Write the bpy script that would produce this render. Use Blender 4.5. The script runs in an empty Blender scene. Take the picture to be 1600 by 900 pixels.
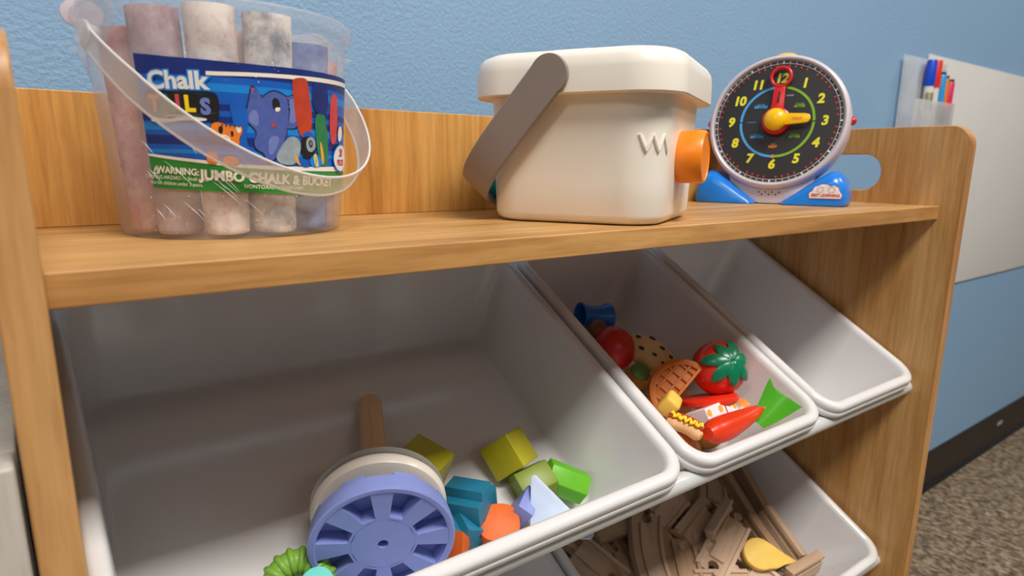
import bpy, bmesh, math, random
from mathutils import Vector, Matrix, Euler
PI = math.pi
R_ = math.radians
rnd = random.Random(7)
scene = bpy.context.scene
COL = scene.collection

# ------------------------------------------------------------------ camera
cam = bpy.data.cameras.new('camera')
camo = bpy.data.objects.new('camera', cam)
COL.objects.link(camo)
cam.sensor_width = 36.0
cam.lens = 36.0 * 1028.6 / 1600.0
cam.shift_y = 36.1 / 1600.0
cam.clip_start = 0.01
camo.matrix_world = (Matrix.Translation((-0.0060, -0.3016, 0.0413)) @ Matrix.Rotation(-0.64701, 4, 'Z')
                     @ Matrix.Rotation(1.35117, 4, 'X') @ Matrix.Rotation(0.00815, 4, 'Z'))
cam.dof.use_dof = True
cam.dof.focus_distance = 0.47
cam.dof.aperture_fstop = 8.5
scene.camera = camo

# ------------------------------------------------------------------ world, exposure
world = bpy.data.worlds.new('room_light')
scene.world = world
world.use_nodes = True
bg = world.node_tree.nodes['Background']
bg.inputs[0].default_value = (0.74, 0.87, 1.0, 1)
bg.inputs[1].default_value = 0.105
vs = scene.view_settings
vs.view_transform = 'Standard'
vs.look = 'None'
vs.exposure = 0.17
vs.gamma = 1.0
vs.use_curve_mapping = False

FLOOR_Z = -0.7657
CEIL_Z = 1.95
WALL_Y = 0.300
# ceiling lamps (area lights sit in the troffers built further down)
LAMPS = [(0.30, -1.20, 62.0), (-2.1, -1.20, 14.0), (2.7, -1.20, 24.0), (0.30, -3.6, 4.0)]
for (lx, ly, pw) in LAMPS:
    la = bpy.data.lights.new('ceiling_lamp_light', 'AREA')
    la.shape = 'RECTANGLE'; la.size = 1.15; la.size_y = 0.56
    la.energy = pw; la.color = (1.0, 0.95, 0.885)
    lo = bpy.data.objects.new('ceiling_lamp_light', la)
    lo.location = (lx, ly, CEIL_Z - 0.035)
    COL.objects.link(lo)

# ------------------------------------------------------------------ materials
def srgb(r, g, b):
    f = lambda c: (c / 255 / 12.92) if c / 255 <= 0.04045 else ((c / 255 + 0.055) / 1.055) ** 2.4
    return (f(r), f(g), f(b), 1.0)

def mat(name, col, rough=0.5, var=0.06, scale=18.0, bump=0.0, bscale=200.0, spec=0.5, sss=0.0, metal=0.0, coat=0.0, detail=3):
    m = bpy.data.materials.new(name); m.use_nodes = True
    nt = m.node_tree; N = nt.nodes; L = nt.links
    b = N['Principled BSDF']
    b.inputs['Roughness'].default_value = rough
    b.inputs['Specular IOR Level'].default_value = spec
    b.inputs['Metallic'].default_value = metal
    b.inputs['Coat Weight'].default_value = coat
    if sss:
        b.inputs['Subsurface Weight'].default_value = sss
        b.inputs['Subsurface Scale'].default_value = 0.01
    tc = N.new('ShaderNodeTexCoord')
    nz = N.new('ShaderNodeTexNoise'); nz.inputs['Scale'].default_value = scale; nz.inputs['Detail'].default_value = detail
    L.new(tc.outputs['Object'], nz.inputs['Vector'])
    cr = N.new('ShaderNodeValToRGB')
    cr.color_ramp.elements[0].position = 0.3; cr.color_ramp.elements[1].position = 0.7
    cr.color_ramp.elements[0].color = [c * (1 - var) for c in col[:3]] + [1]
    cr.color_ramp.elements[1].color = [min(1, c * (1 + var)) for c in col[:3]] + [1]
    L.new(nz.outputs['Fac'], cr.inputs['Fac'])
    L.new(cr.outputs['Color'], b.inputs['Base Color'])
    if bump:
        n2 = N.new('ShaderNodeTexNoise'); n2.inputs['Scale'].default_value = bscale; n2.inputs['Detail'].default_value = 4
        L.new(tc.outputs['Object'], n2.inputs['Vector'])
        bp = N.new('ShaderNodeBump'); bp.inputs['Strength'].default_value = bump; bp.inputs['Distance'].default_value = 0.002
        L.new(n2.outputs['Fac'], bp.inputs['Height']); L.new(bp.outputs['Normal'], b.inputs['Normal'])
    return m

def wood(name, light, mid, dark, axis, rough=0.42, scale=1.0, offs=(0, 0, 0), streak=0.6, rings=True):
    """wood grain running along one object axis"""
    m = bpy.data.materials.new(name); m.use_nodes = True
    nt = m.node_tree; N = nt.nodes; L = nt.links
    b = N['Principled BSDF']; b.inputs['Roughness'].default_value = rough
    tc = N.new('ShaderNodeTexCoord')
    mp = N.new('ShaderNodeMapping'); L.new(tc.outputs['Object'], mp.inputs['Vector'])
    sc = [1, 1, 1]; sc[axis] = 0.07
    mp.inputs['Scale'].default_value = [s * scale for s in sc]; mp.inputs['Location'].default_value = offs
    def noise(s, d, dist=0.0, r=0.55):
        n = N.new('ShaderNodeTexNoise'); n.inputs['Scale'].default_value = s; n.inputs['Detail'].default_value = d
        n.inputs['Distortion'].default_value = dist; n.inputs['Roughness'].default_value = r
        L.new(mp.outputs['Vector'], n.inputs['Vector']); return n
    n1 = noise(26, 3, 0.6)       # broad cathedral bands
    n2 = noise(190, 3, 0.2)      # fine streaks
    n3 = noise(620, 2)           # pores
    r1 = N.new('ShaderNodeValToRGB'); e = r1.color_ramp.elements
    e[0].position = 0.33; e[0].color = dark; e[1].position = 0.62; e[1].color = light
    k = e.new(0.47); k.color = mid
    L.new(n1.outputs['Fac'], r1.inputs['Fac'])
    r2 = N.new('ShaderNodeValToRGB'); e = r2.color_ramp.elements
    e[0].position = 0.36; e[0].color = (0.72, 0.66, 0.58, 1); e[1].position = 0.58; e[1].color = (1, 1, 1, 1)
    L.new(n2.outputs['Fac'], r2.inputs['Fac'])
    r3 = N.new('ShaderNodeValToRGB'); e = r3.color_ramp.elements
    e[0].position = 0.38; e[0].color = (0.72, 0.62, 0.5, 1); e[1].position = 0.5; e[1].color = (1, 1, 1, 1)
    L.new(n3.outputs['Fac'], r3.inputs['Fac'])
    def mul(a, c, f):
        x = N.new('ShaderNodeMix'); x.data_type = 'RGBA'; x.blend_type = 'MULTIPLY'; x.inputs[0].default_value = f
        L.new(a, x.inputs[6]); L.new(c, x.inputs[7]); return x.outputs[2]
    o = mul(r1.outputs['Color'], r2.outputs['Color'], streak)
    o = mul(o, r3.outputs['Color'], 0.22)
    L.new(o, b.inputs['Base Color'])
    bp = N.new('ShaderNodeBump'); bp.inputs['Strength'].default_value = 0.12; bp.inputs['Distance'].default_value = 0.0005
    L.new(n2.outputs['Fac'], bp.inputs['Height']); L.new(bp.outputs['Normal'], b.inputs['Normal'])
    return m

OAK = (srgb(212, 168, 110), srgb(200, 153, 92), srgb(178, 128, 70))
M = {}
M['oak_x'] = wood('oak_laminate_along_shelf', *OAK, 0)
M['oak_z'] = wood('oak_laminate_upright', *OAK, 2, offs=(0.3, 0.2, 0))
M['oak_back'] = wood('oak_laminate_back', srgb(220, 166, 92), srgb(208, 150, 76), srgb(176, 118, 52), 2, offs=(0.9, 0, 0.4), streak=0.6)
M['oak_edge'] = wood('oak_edge_band', srgb(206, 160, 104), srgb(192, 142, 88), srgb(160, 110, 62), 2, offs=(0.1, 0.7, 0), streak=0.55)
M['oak_edge_x'] = wood('oak_edge_band_along_shelf', srgb(206, 158, 98), srgb(192, 142, 84), srgb(158, 108, 58), 0, offs=(0.1, 0.7, 0), streak=0.7)
M['beech'] = wood('beech', srgb(206, 178, 152), srgb(196, 166, 140), srgb(172, 142, 116), 0, offs=(0, 0, 0), streak=0.35, scale=1.5)
M['beech_dark'] = wood('beech_darker', srgb(196, 162, 132), srgb(184, 148, 118), srgb(160, 124, 96), 0, offs=(0.5, 0, 0), streak=0.35, scale=1.5)
M['dowel'] = wood('dowel_wood', srgb(246, 212, 170), srgb(240, 202, 156), srgb(226, 184, 136), 2, streak=0.4, scale=1.5)
M['bin'] = mat('white_bin_plastic', srgb(222, 221, 223), 0.13, 0.012, 8, bump=0.01, bscale=60)
M['rail'] = mat('pale_grey_rail', srgb(206, 208, 208), 0.25, 0.02, 10)
M['pail'] = mat('ivory_plastic', srgb(242, 235, 223), 0.34, 0.01, 10, sss=0.0)
M['strap'] = mat('taupe_strap_plastic', srgb(140, 127, 119), 0.45, 0.03, 30)
M['knob'] = mat('orange_plastic_knob', srgb(250, 138, 24), 0.35, 0.04, 40)
M['teal'] = mat('teal_plastic', srgb(22, 150, 152), 0.35, 0.04, 40)
M['wallpaint'] = mat('blue_wall_paint', srgb(134, 170, 204), 0.55, 0.015, 6, bump=0.5, bscale=250, detail=6)
M['ceiling'] = mat('ceiling_tile', srgb(232, 230, 224), 0.9, 0.03, 60)
M['whitebd'] = mat('whiteboard_melamine', srgb(222, 220, 217), 0.28, 0.03, 3.5)
M['black_rub'] = mat('black_vinyl_base', srgb(26, 22, 22), 0.35, 0.2, 14)
M['base_scuff'] = mat('pale_scuff', srgb(150, 160, 170), 0.5)
M['shell'] = mat('pale_lavender_plastic', srgb(206, 198, 208), 0.32, 0.01, 10)
M['blueplastic'] = mat('bright_blue_plastic', srgb(24, 124, 222), 0.25, 0.02, 10)
M['clockblack'] = mat('black_dial', srgb(38, 37, 40), 0.4, 0.1, 20)
M['y_print'] = mat('yellow_print', srgb(226, 220, 52), 0.5)
M['w_print'] = mat('white_print', srgb(228, 228, 228), 0.5)
M['r_print'] = mat('red_print', srgb(206, 40, 44), 0.5)
M['k_print'] = mat('black_print', srgb(20, 20, 22), 0.5)
M['lb_print'] = mat('light_blue_print', srgb(74, 162, 232), 0.5)
M['lg_print'] = mat('lime_print', srgb(126, 176, 40), 0.5)
M['o_print'] = mat('orange_print', srgb(240, 128, 34), 0.5)
M['redplastic'] = mat('red_plastic', srgb(206, 30, 34), 0.3, 0.02)
M['yelplastic'] = mat('yellow_plastic', srgb(248, 196, 8), 0.28, 0.02)
M['navy'] = mat('label_navy', srgb(24, 46, 120), 0.4, 0.2, 60)
M['lblue'] = mat('label_blue', srgb(22, 92, 190), 0.4, 0.08, 60)
M['sky'] = mat('label_bright_blue', srgb(24, 132, 220), 0.4, 0.06, 60)
M['lgreen'] = mat('label_green', srgb(44, 136, 52), 0.4, 0.05, 60)
M['eleph'] = mat('label_slate_blue', srgb(78, 96, 170), 0.4, 0.1, 300)
M['eleph_l'] = mat('label_slate_blue_pale', srgb(112, 128, 192), 0.4, 0.1, 300)
M['tiger'] = mat('label_tiger_orange', srgb(236, 128, 40), 0.4, 0.08, 300)
M['brick'] = mat('label_brick_red', srgb(188, 66, 40), 0.4, 0.12, 200)
M['pinkred'] = mat('label_pink_red', srgb(204, 70, 74), 0.4, 0.12, 200)
M['leaf'] = mat('label_deep_green', srgb(40, 126, 78), 0.4, 0.12, 200)
M['greyp'] = mat('label_grey', srgb(150, 164, 170), 0.4, 0.15, 200)
M['cream'] = mat('label_cream', srgb(238, 232, 220), 0.5, 0.02)

def chalk_mat(name, c1, c2, c3):
    m = bpy.data.materials.new(name); m.use_nodes = True
    N = m.node_tree.nodes; L = m.node_tree.links; b = N['Principled BSDF']; b.inputs['Roughness'].default_value = 0.95
    tc = N.new('ShaderNodeTexCoord'); n = N.new('ShaderNodeTexNoise'); n.inputs['Scale'].default_value = 42; n.inputs['Detail'].default_value = 7
    n.inputs['Roughness'].default_value = 0.7; L.new(tc.outputs['Object'], n.inputs['Vector'])
    r = N.new('ShaderNodeValToRGB'); e = r.color_ramp.elements
    e[0].position = 0.36; e[0].color = c2; e[1].position = 0.56; e[1].color = c1; k = e.new(0.72); k.color = c3
    L.new(n.outputs['Fac'], r.inputs['Fac']); L.new(r.outputs['Color'], b.inputs['Base Color'])
    return m
M['chalk_w'] = chalk_mat('dusty_white_chalk', srgb(246, 236, 228), srgb(196, 160, 152), srgb(250, 226, 214))
M['chalk_w2'] = chalk_mat('dusty_white_chalk_smudged', srgb(246, 238, 230), srgb(112, 122, 140), srgb(250, 230, 218))
M['chalk_p'] = chalk_mat('dusty_pink_chalk', srgb(236, 196, 190), srgb(204, 130, 132), srgb(242, 222, 214))
M['chalk_b'] = chalk_mat('dusty_blue_chalk', srgb(132, 156, 206), srgb(60, 90, 168), srgb(226, 226, 232))
M['chalk_m'] = chalk_mat('dusty_mauve_chalk', srgb(206, 186, 190), srgb(160, 128, 138), srgb(230, 214, 210))

def clear_plastic(name, col, clear, rough, scratch=True):
    """milky see-through thin plastic: part clear, part frosted, with a glossy skin"""
    m = bpy.data.materials.new(name); m.use_nodes = True
    N = m.node_tree.nodes; L = m.node_tree.links
    for n in list(N): N.remove(n)
    out = N.new('ShaderNodeOutputMaterial')
    tr = N.new('ShaderNodeBsdfTransparent'); tr.inputs[0].default_value = (0.96, 0.97, 0.985, 1)
    df = N.new('ShaderNodeBsdfDiffuse'); df.inputs[0].default_value = col
    tl = N.new('ShaderNodeBsdfTranslucent'); tl.inputs[0].default_value = col
    gl = N.new('ShaderNodeBsdfGlossy'); gl.inputs['Roughness'].default_value = rough
    m1 = N.new('ShaderNodeMixShader'); m1.inputs[0].default_value = 0.3
    L.new(df.outputs[0], m1.inputs[1]); L.new(tl.outputs[0], m1.inputs[2])
    m2 = N.new('ShaderNodeMixShader')
    tc = N.new('ShaderNodeTexCoord'); n = N.new('ShaderNodeTexNoise'); n.inputs['Scale'].default_value = 30; n.inputs['Detail'].default_value = 5
    L.new(tc.outputs['Object'], n.inputs['Vector'])
    mr = N.new('ShaderNodeMapRange'); mr.inputs['From Min'].default_value = 0.3; mr.inputs['From Max'].default_value = 0.7
    mr.inputs['To Min'].default_value = 1 - clear - 0.05; mr.inputs['To Max'].default_value = 1 - clear + 0.07
    L.new(n.outputs['Fac'], mr.inputs['Value']); L.new(mr.outputs[0], m2.inputs[0])
    L.new(tr.outputs[0], m2.inputs[1]); L.new(m1.outputs[0], m2.inputs[2])
    lw = N.new('ShaderNodeLayerWeight'); lw.inputs[0].default_value = 0.5
    pw = N.new('ShaderNodeMath'); pw.operation = 'POWER'; pw.inputs[1].default_value = 4.0; L.new(lw.outputs['Facing'], pw.inputs[0])
    ml = N.new('ShaderNodeMath'); ml.operation = 'MULTIPLY_ADD'; ml.inputs[1].default_value = 0.3; ml.inputs[2].default_value = 0.035
    L.new(pw.outputs[0], ml.inputs[0])
    m3 = N.new('ShaderNodeMixShader'); L.new(ml.outputs[0], m3.inputs[0])
    L.new(m2.outputs[0], m3.inputs[1]); L.new(gl.outputs[0], m3.inputs[2])
    L.new(m3.outputs[0], out.inputs[0])
    return m
M['tub'] = clear_plastic('frosted_tub_plastic', (0.93, 0.91, 0.92, 1), 0.76, 0.16)
M['bail'] = clear_plastic('frosted_handle_plastic', (0.92, 0.91, 0.90, 1), 0.62, 0.2)
M['bail_edge'] = clear_plastic('frosted_handle_edge', (0.97, 0.96, 0.95, 1), 0.3, 0.25)
M['ear'] = clear_plastic('pinkish_frosted_plastic', (0.84, 0.72, 0.76, 1), 0.35, 0.25)
M['holder'] = clear_plastic('clear_holder_plastic', (0.92, 0.92, 0.92, 1), 0.6, 0.1)
M['film'] = clear_plastic('clear_film', (0.9, 0.9, 0.9, 1), 0.9, 0.05)
M['scratch'] = mat('white_scratch', srgb(225, 225, 230), 0.4)

# toys
def pm(name, r, g, b, rough=0.42, var=0.05): M[name] = mat(name + '_toy', srgb(r, g, b), rough, var, 60)
pm('peri', 128, 142, 206, 0.38, 0.02); pm('disc_white', 222, 214, 204, 0.25, 0.02); pm('disc_grey', 150, 146, 140, 0.3, 0.02)
pm('olive', 186, 178, 30); pm('olive2', 118, 138, 20); pm('lime', 96, 178, 22); pm('petrol', 26, 112, 142); pm('orange', 214, 94, 4, 0.55)
pm('paleblue', 188, 204, 232, 0.6, 0.08); pm('ringgreen', 122, 168, 62); pm('mint', 96, 200, 190, 0.6)
pm('bluecup', 18, 104, 196, 0.3); pm('tomato', 222, 50, 30, 0.22, 0.03); pm('calyx', 10, 118, 82, 0.25); pm('apple', 190, 34, 28, 0.35)
pm('cookie', 214, 180, 128, 0.7, 0.1); pm('choc', 60, 40, 24, 0.7); pm('waffle', 206, 112, 26, 0.5); pm('butter', 244, 196, 84, 0.5)
pm('redslice', 226, 48, 24, 0.3); pm('pepper', 216, 52, 12, 0.3, 0.03); pm('peptip', 232, 110, 116, 0.3); pm('pod', 84, 178, 44, 0.3)
pm('bun', 236, 180, 124, 0.6); pm('mustard', 250, 214, 18, 0.3); pm('sausage', 186, 66, 34, 0.4); pm('carton', 240, 228, 230, 0.45)
pm('nut', 228, 168, 66, 0.5); pm('crimson', 196, 30, 54, 0.45); pm('cyanp', 90, 170, 225, 0.45); pm('carrot', 236, 140, 60, 0.35)
pm('brown', 104, 58, 34, 0.5); pm('lettuce', 90, 130, 60, 0.5); pm('yellowfoam', 236, 196, 92, 0.6, 0.06)
pm('capblue', 12, 70, 205, 0.3); pm('capred', 226, 50, 20, 0.3); pm('capcyan', 40, 150, 220, 0.3); pm('caporange', 230, 124, 14, 0.3)
pm('cappink', 214, 38, 92, 0.3); pm('penblack', 40, 42, 48, 0.35); pm('penwhite', 226, 224, 218, 0.3); pm('penlabel', 150, 144, 110, 0.5)

def lamp_mat():
    m = bpy.data.materials.new('lamp_diffuser'); m.use_nodes = True
    b = m.node_tree.nodes['Principled BSDF']; b.inputs['Base Color'].default_value = (0.9, 0.9, 0.88, 1)
    b.inputs['Emission Color'].default_value = (1, 0.9, 0.76, 1); b.inputs['Emission Strength'].default_value = 2.5
    return m
M['lamp'] = lamp_mat()

def carpet_mat():
    m = bpy.data.materials.new('loop_carpet'); m.use_nodes = True
    N = m.node_tree.nodes; L = m.node_tree.links; b = N['Principled BSDF']; b.inputs['Roughness'].default_value = 0.95
    b.inputs['Specular IOR Level'].default_value = 0.1
    tc = N.new('ShaderNodeTexCoord')
    n = N.new('ShaderNodeTexNoise'); n.inputs['Scale'].default_value = 125; n.inputs['Detail'].default_value = 5; n.inputs['Roughness'].default_value = 0.7
    mp = N.new('ShaderNodeMapping'); mp.inputs['Scale'].default_value = (1, 0.55, 1); L.new(tc.outputs['Object'], mp.inputs['Vector'])
    L.new(mp.outputs['Vector'], n.inputs['Vector'])
    r = N.new('ShaderNodeValToRGB'); e = r.color_ramp.elements
    e[0].position = 0.36; e[0].color = srgb(66, 58, 50); e[1].position = 0.66; e[1].color = srgb(186, 168, 142); k = e.new(0.5); k.color = srgb(122, 106, 88)
    L.new(n.outputs['Fac'], r.inputs['Fac']); L.new(r.outputs['Color'], b.inputs['Base Color'])
    bp = N.new('ShaderNodeBump'); bp.inputs['Strength'].default_value = 0.8; bp.inputs['Distance'].default_value = 0.004
    L.new(n.outputs['Fac'], bp.inputs['Height']); L.new(bp.outputs['Normal'], b.inputs['Normal'])
    return m
M['carpet'] = carpet_mat()

# ------------------------------------------------------------------ mesh helpers
class MB:
    """collects shapes (with one material each) and links them as ONE mesh object"""
    def __init__(s): s.v = []; s.f = []; s.m = []; s.mats = []
    def mi(s, m):
        if m not in s.mats: s.mats.append(m)
        return s.mats.index(m)
    def add(s, vs, fs, m, X=None):
        o = len(s.v); k = s.mi(m)
        for p in vs:
            p = Vector(p); s.v.append(X @ p if X is not None else p)
        for f in fs: s.f.append([i + o for i in f]); s.m.append(k)
        return s
    def box(s, c, d, m, X=None, bev=0.0):
        bm = bmesh.new(); bmesh.ops.create_cube(bm, size=1.0)
        for v in bm.verts: v.co = Vector((v.co.x * d[0], v.co.y * d[1], v.co.z * d[2]))
        if bev: bmesh.ops.bevel(bm, geom=list(bm.edges), offset=bev, segments=3, profile=0.5, affect='EDGES')
        for v in bm.verts: v.co += Vector(c)
        return s.bm(bm, m, X)
    def bm(s, bm, m, X=None):
        bm.verts.index_update()
        s.add([v.co.copy() for v in bm.verts], [[v.index for v in f.verts] for f in bm.faces], m, X); bm.free(); return s
    def loft(s, rings, m, X=None, cap0=True, cap1=True, close=True):
        n = len(rings[0]); vs = [p for r in rings for p in r]; fs = []
        for i in range(len(rings) - 1):
            for j in range(n if close else n - 1):
                a, b = i * n + j, i * n + (j + 1) % n
                fs.append([a, b, b + n, a + n])
        if cap0: fs.append(list(range(n))[::-1])
        if cap1: fs.append([(len(rings) - 1) * n + j for j in range(n)])
        return s.add(vs, fs, m, X)
    def lathe(s, prof, m, X=None, n=40, cap0=True, cap1=True):
        return s.loft([[(r * math.cos(2 * PI * j / n), r * math.sin(2 * PI * j / n), z) for j in range(n)] for r, z in prof], m, X, cap0, cap1)
    def prism(s, pts, z0, z1, m, X=None, bev=0.0):
        bm = bmesh.new(); f = bm.faces.new([bm.verts.new((x, y, z0)) for x, y in pts])
        r = bmesh.ops.extrude_face_region(bm, geom=[f])
        for v in r['geom']:
            if isinstance(v, bmesh.types.BMVert): v.co.z = z1
        bmesh.ops.recalc_face_normals(bm, faces=bm.faces)
        if bev: bmesh.ops.bevel(bm, geom=list(bm.edges), offset=bev, segments=2, profile=0.5, affect='EDGES', clamp_overlap=True)
        return s.bm(bm, m, X)
    def sphere(s, c, r, m, X=None, seg=24, rings=16, sc=(1, 1, 1)):
        bm = bmesh.new(); bmesh.ops.create_uvsphere(bm, u_segments=seg, v_segments=rings, radius=1)
        for v in bm.verts: v.co = Vector((v.co.x * r * sc[0] + c[0], v.co.y * r * sc[1] + c[1], v.co.z * r * sc[2] + c[2]))
        return s.bm(bm, m, X)
    def tube(s, path, rad, m, X=None, n=12, closed=False):
        P = [Vector(p) for p in path]; rings = []; N_ = len(P); up = None
        rr = rad if isinstance(rad, (list, tuple)) else [rad] * N_
        for i in range(N_):
            a = P[(i - 1) % N_] if (i > 0 or closed) else P[0]; b = P[(i + 1) % N_] if (i < N_ - 1 or closed) else P[-1]
            t = (b - a).normalized()
            if up is None: up = Vector((0, 0, 1)) if abs(t.z) < 0.9 else Vector((1, 0, 0))
            u = (up - t * up.dot(t)).normalized(); w = t.cross(u); up = u
            rings.append([P[i] + (u * math.cos(2 * PI * j / n) + w * math.sin(2 * PI * j / n)) * rr[i] for j in range(n)])
        if closed: rings.append(rings[0])
        return s.loft(rings, m, X, not closed, not closed)
    def band(s, path, wdir, width, thick, m, X=None):
        """flat strap with rounded edges along a path; wdir is the width direction"""
        P = [Vector(p) for p in path]; W_ = Vector(wdir).normalized(); rings = []
        for i in range(len(P)):
            a = P[max(0, i - 1)]; b = P[min(len(P) - 1, i + 1)]; t = (b - a).normalized()
            nn = t.cross(W_).normalized(); w = width[i] if isinstance(width, (list, tuple)) else width
            h, k = w / 2, thick / 2; e = min(h * 0.5, k * 0.7)
            rings.append([P[i] + W_ * x + nn * y for x, y in ((-h, -k + e), (-h + e, -k), (h - e, -k), (h, -k + e), (h, k - e), (h - e, k), (-h + e, k), (-h, k - e))])
        return s.loft(rings, m, X)
    def map(s, fn): s.v = [Vector(fn(p)) for p in s.v]; return s
    def build(s, name, parent=None, X=None, ang=38, flat=False, bev=0.0, weld=False):
        me = bpy.data.meshes.new(name); me.from_pydata([tuple(p) for p in s.v], [], s.f)
        for m in s.mats: me.materials.append(m)
        me.polygons.foreach_set('material_index', s.m)
        bm = bmesh.new(); bm.from_mesh(me)
        if weld: bmesh.ops.remove_doubles(bm, verts=bm.verts, dist=1e-5)
        bmesh.ops.recalc_face_normals(bm, faces=bm.faces)
        if not flat:
            for f in bm.faces: f.smooth = True
            for e in bm.edges:
                if len(e.link_faces) != 2 or e.calc_face_angle(0) > R_(ang): e.smooth = False
        bm.to_mesh(me); bm.free(); me.update()
        o = bpy.data.objects.new(name, me); COL.objects.link(o)
        if parent is not None: o.parent = parent
        if X is not None: o.matrix_world = X if parent is None else X
        if bev:
            b = o.modifiers.new('bevel', 'BEVEL'); b.width = bev; b.segments = 3; b.limit_method = 'ANGLE'; b.angle_limit = R_(50)
            o.modifiers.new('wn', 'WEIGHTED_NORMAL')
        return o

def tag(o, label=None, cat=None, group=None, kind=None):
    if label: o['label'] = label
    if cat: o['category'] = cat
    if group: o['group'] = group
    if kind: o['kind'] = kind
    return o

def thing(name, label, cat, X=None, group=None):
    o = bpy.data.objects.new(name, None); o.empty_display_size = 0.02; COL.objects.link(o)
    if X is not None: o.matrix_world = X
    return tag(o, label, cat, group)

def T(*p): return Matrix.Translation(p)
def RX(d): return Matrix.Rotation(R_(d), 4, 'X')
def RY(d): return Matrix.Rotation(R_(d), 4, 'Y')
def RZ(d): return Matrix.Rotation(R_(d), 4, 'Z')
def frame(o, x, y, z):
    m = Matrix.Identity(4)
    for i in range(3): m[i][0] = x[i]; m[i][1] = y[i]; m[i][2] = z[i]; m[i][3] = o[i]
    return m
def zalong(o, d, up=(0, 0, 1)):
    z = Vector(d).normalized(); x = Vector(up).cross(z)
    if x.length < 1e-4: x = Vector((1, 0, 0))
    x.normalize(); return frame(o, x, z.cross(x), z)

def rrect(x0, x1, y0, y1, r, n=8):
    P = []
    for cx, cy, a0 in ((x1 - r, y1 - r, 0), (x0 + r, y1 - r, 90), (x0 + r, y0 + r, 180), (x1 - r, y0 + r, 270)):
        for i in range(n + 1):
            a = R_(a0 + 90 * i / n); P.append((cx + r * math.cos(a), cy + r * math.sin(a)))
    return P

def text(body, size, bold=0.0, shear=0.0, sx=1.0, align='CENTER', spacing=1.0):
    """flat lettering as (verts, faces) in the xy plane"""
    cu = bpy.data.curves.new('lettering', 'FONT'); cu.body = body; cu.size = size; cu.offset = bold * size; cu.shear = shear
    cu.align_x = align; cu.align_y = 'CENTER'; cu.space_character = spacing; cu.resolution_u = 3; cu.fill_mode = 'FRONT'
    o = bpy.data.objects.new('lettering', cu); COL.objects.link(o)
    me = bpy.data.meshes.new_from_object(o)
    vs = [Vector((v.co.x * sx, v.co.y, 0)) for v in me.vertices]; fs = [list(p.vertices) for p in me.polygons]
    bpy.data.objects.remove(o); bpy.data.curves.remove(cu); bpy.data.meshes.remove(me)
    return vs, fs

# ================================================================== the room
def struct(mb, name, **k): return tag(mb.build(name, **k), kind='structure')
struct(MB().box((1.0, -1.9, FLOOR_Z - 0.02), (8.0, 4.6, 0.04), M['carpet']), 'floor')
struct(MB().box((1.0, WALL_Y + 0.05, (FLOOR_Z + CEIL_Z) / 2), (8.0, 0.1, CEIL_Z - FLOOR_Z + 0.1), M['wallpaint']), 'wall_back')
struct(MB().box((1.0, -1.9, CEIL_Z + 0.06), (8.0, 4.6, 0.1), M['ceiling']), 'ceiling')
bb = MB()
bb.prism([(0, 0), (-0.0125, 0), (-0.009, 0.006), (-0.004, 0.012), (-0.0035, 0.098), (-0.002, 0.104), (0, 0.104)], 0, 7.9, M['black_rub'],
         frame((-2.95, WALL_Y, FLOOR_Z), (0, 1, 0), (0, 0, 1), (1, 0, 0)))
struct(bb, 'baseboard_back')
tag(MB().prism(rrect(-0.022, 0.022, -0.006, 0.006, 0.006), 0, 0.0006, M['base_scuff'], frame((2.28, WALL_Y - 0.0042, FLOOR_Z + 0.062), (1, 0, 0), (0, 0, 1), (0, -1, 0))).build('scuff_mark'),
    'small pale scuff mark on the black baseboard', 'mark')
for i, (lx, ly, pw) in enumerate(LAMPS):
    t = thing('ceiling_light', ['recessed ceiling light panel directly above the shelf unit', 'recessed ceiling light panel to the left of the shelf unit',
              'recessed ceiling light panel to the right above the whiteboard', 'recessed ceiling light panel farthest from the blue wall'][i], 'light', T(lx, ly, CEIL_Z))
    f = MB()
    for sx, sy, w, d in ((0, 0.3, 1.24, 0.03), (0, -0.3, 1.24, 0.03), (0.605, 0, 0.03, 0.63), (-0.605, 0, 0.03, 0.63)):
        f.box((sx, sy, -0.002), (w, d, 0.02), M['ceiling'])
    f.build('frame', t)
    MB().box((0, 0, 0.0), (1.18, 0.57, 0.006), M['lamp']).build('diffuser', t)

# ================================================================== the shelf unit
W, TT = 0.81, 0.0146
BOARD_Y = 0.2045
unit = thing('toy_storage_unit', 'light oak toy storage unit with slotted side panels and sloping bins', 'storage unit', T(0, 0, 0))
def side_panel(x0, x1, slot=True):
    y0, y1, z0, z1, r = -0.0215, 0.292, FLOOR_Z, 0.0857, 0.022
    out = []
    for cy, cz, a0 in ((y0 + r, z1 - r, 180), (y1 - r, z1 - r, 90)):
        for i in range(9):
            a = R_(a0 - 90 * i / 8); out.append((cy + r * math.cos(a), cz + r * math.sin(a)))
    out += [(y1, z0), (y0, z0)]
    hole = rrect(0.0670, 0.163, 0.0146, 0.0560, 0.0202, 8)
    bm = bmesh.new()
    ov = [bm.verts.new((x0, a, b)) for a, b in out]; hv = [bm.verts.new((x0, a, b)) for a, b in hole]
    es = [bm.edges.new((l[i], l[(i + 1) % len(l)])) for l in (ov, hv) for i in range(len(l))]
    bmesh.ops.triangle_fill(bm, use_beauty=True, use_dissolve=False, edges=es)
    g = bmesh.ops.extrude_face_region(bm, geom=list(bm.faces))
    for v in g['geom']:
        if isinstance(v, bmesh.types.BMVert): v.co.x = x1
    bmesh.ops.dissolve_limit(bm, angle_limit=0.001, verts=bm.verts, edges=bm.edges)
    b = MB().bm(bm, M['oak_z'])
    b.mi(M['oak_edge'])
    for i, f in enumerate(b.f):
        xs = [b.v[k].x for k in f]
        if max(xs) - min(xs) > 0.005: b.m[i] = 1
    return b.build('side_panel', unit, bev=0.0012)
side_panel(-TT, 0.0); side_panel(W, W + TT)
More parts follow.
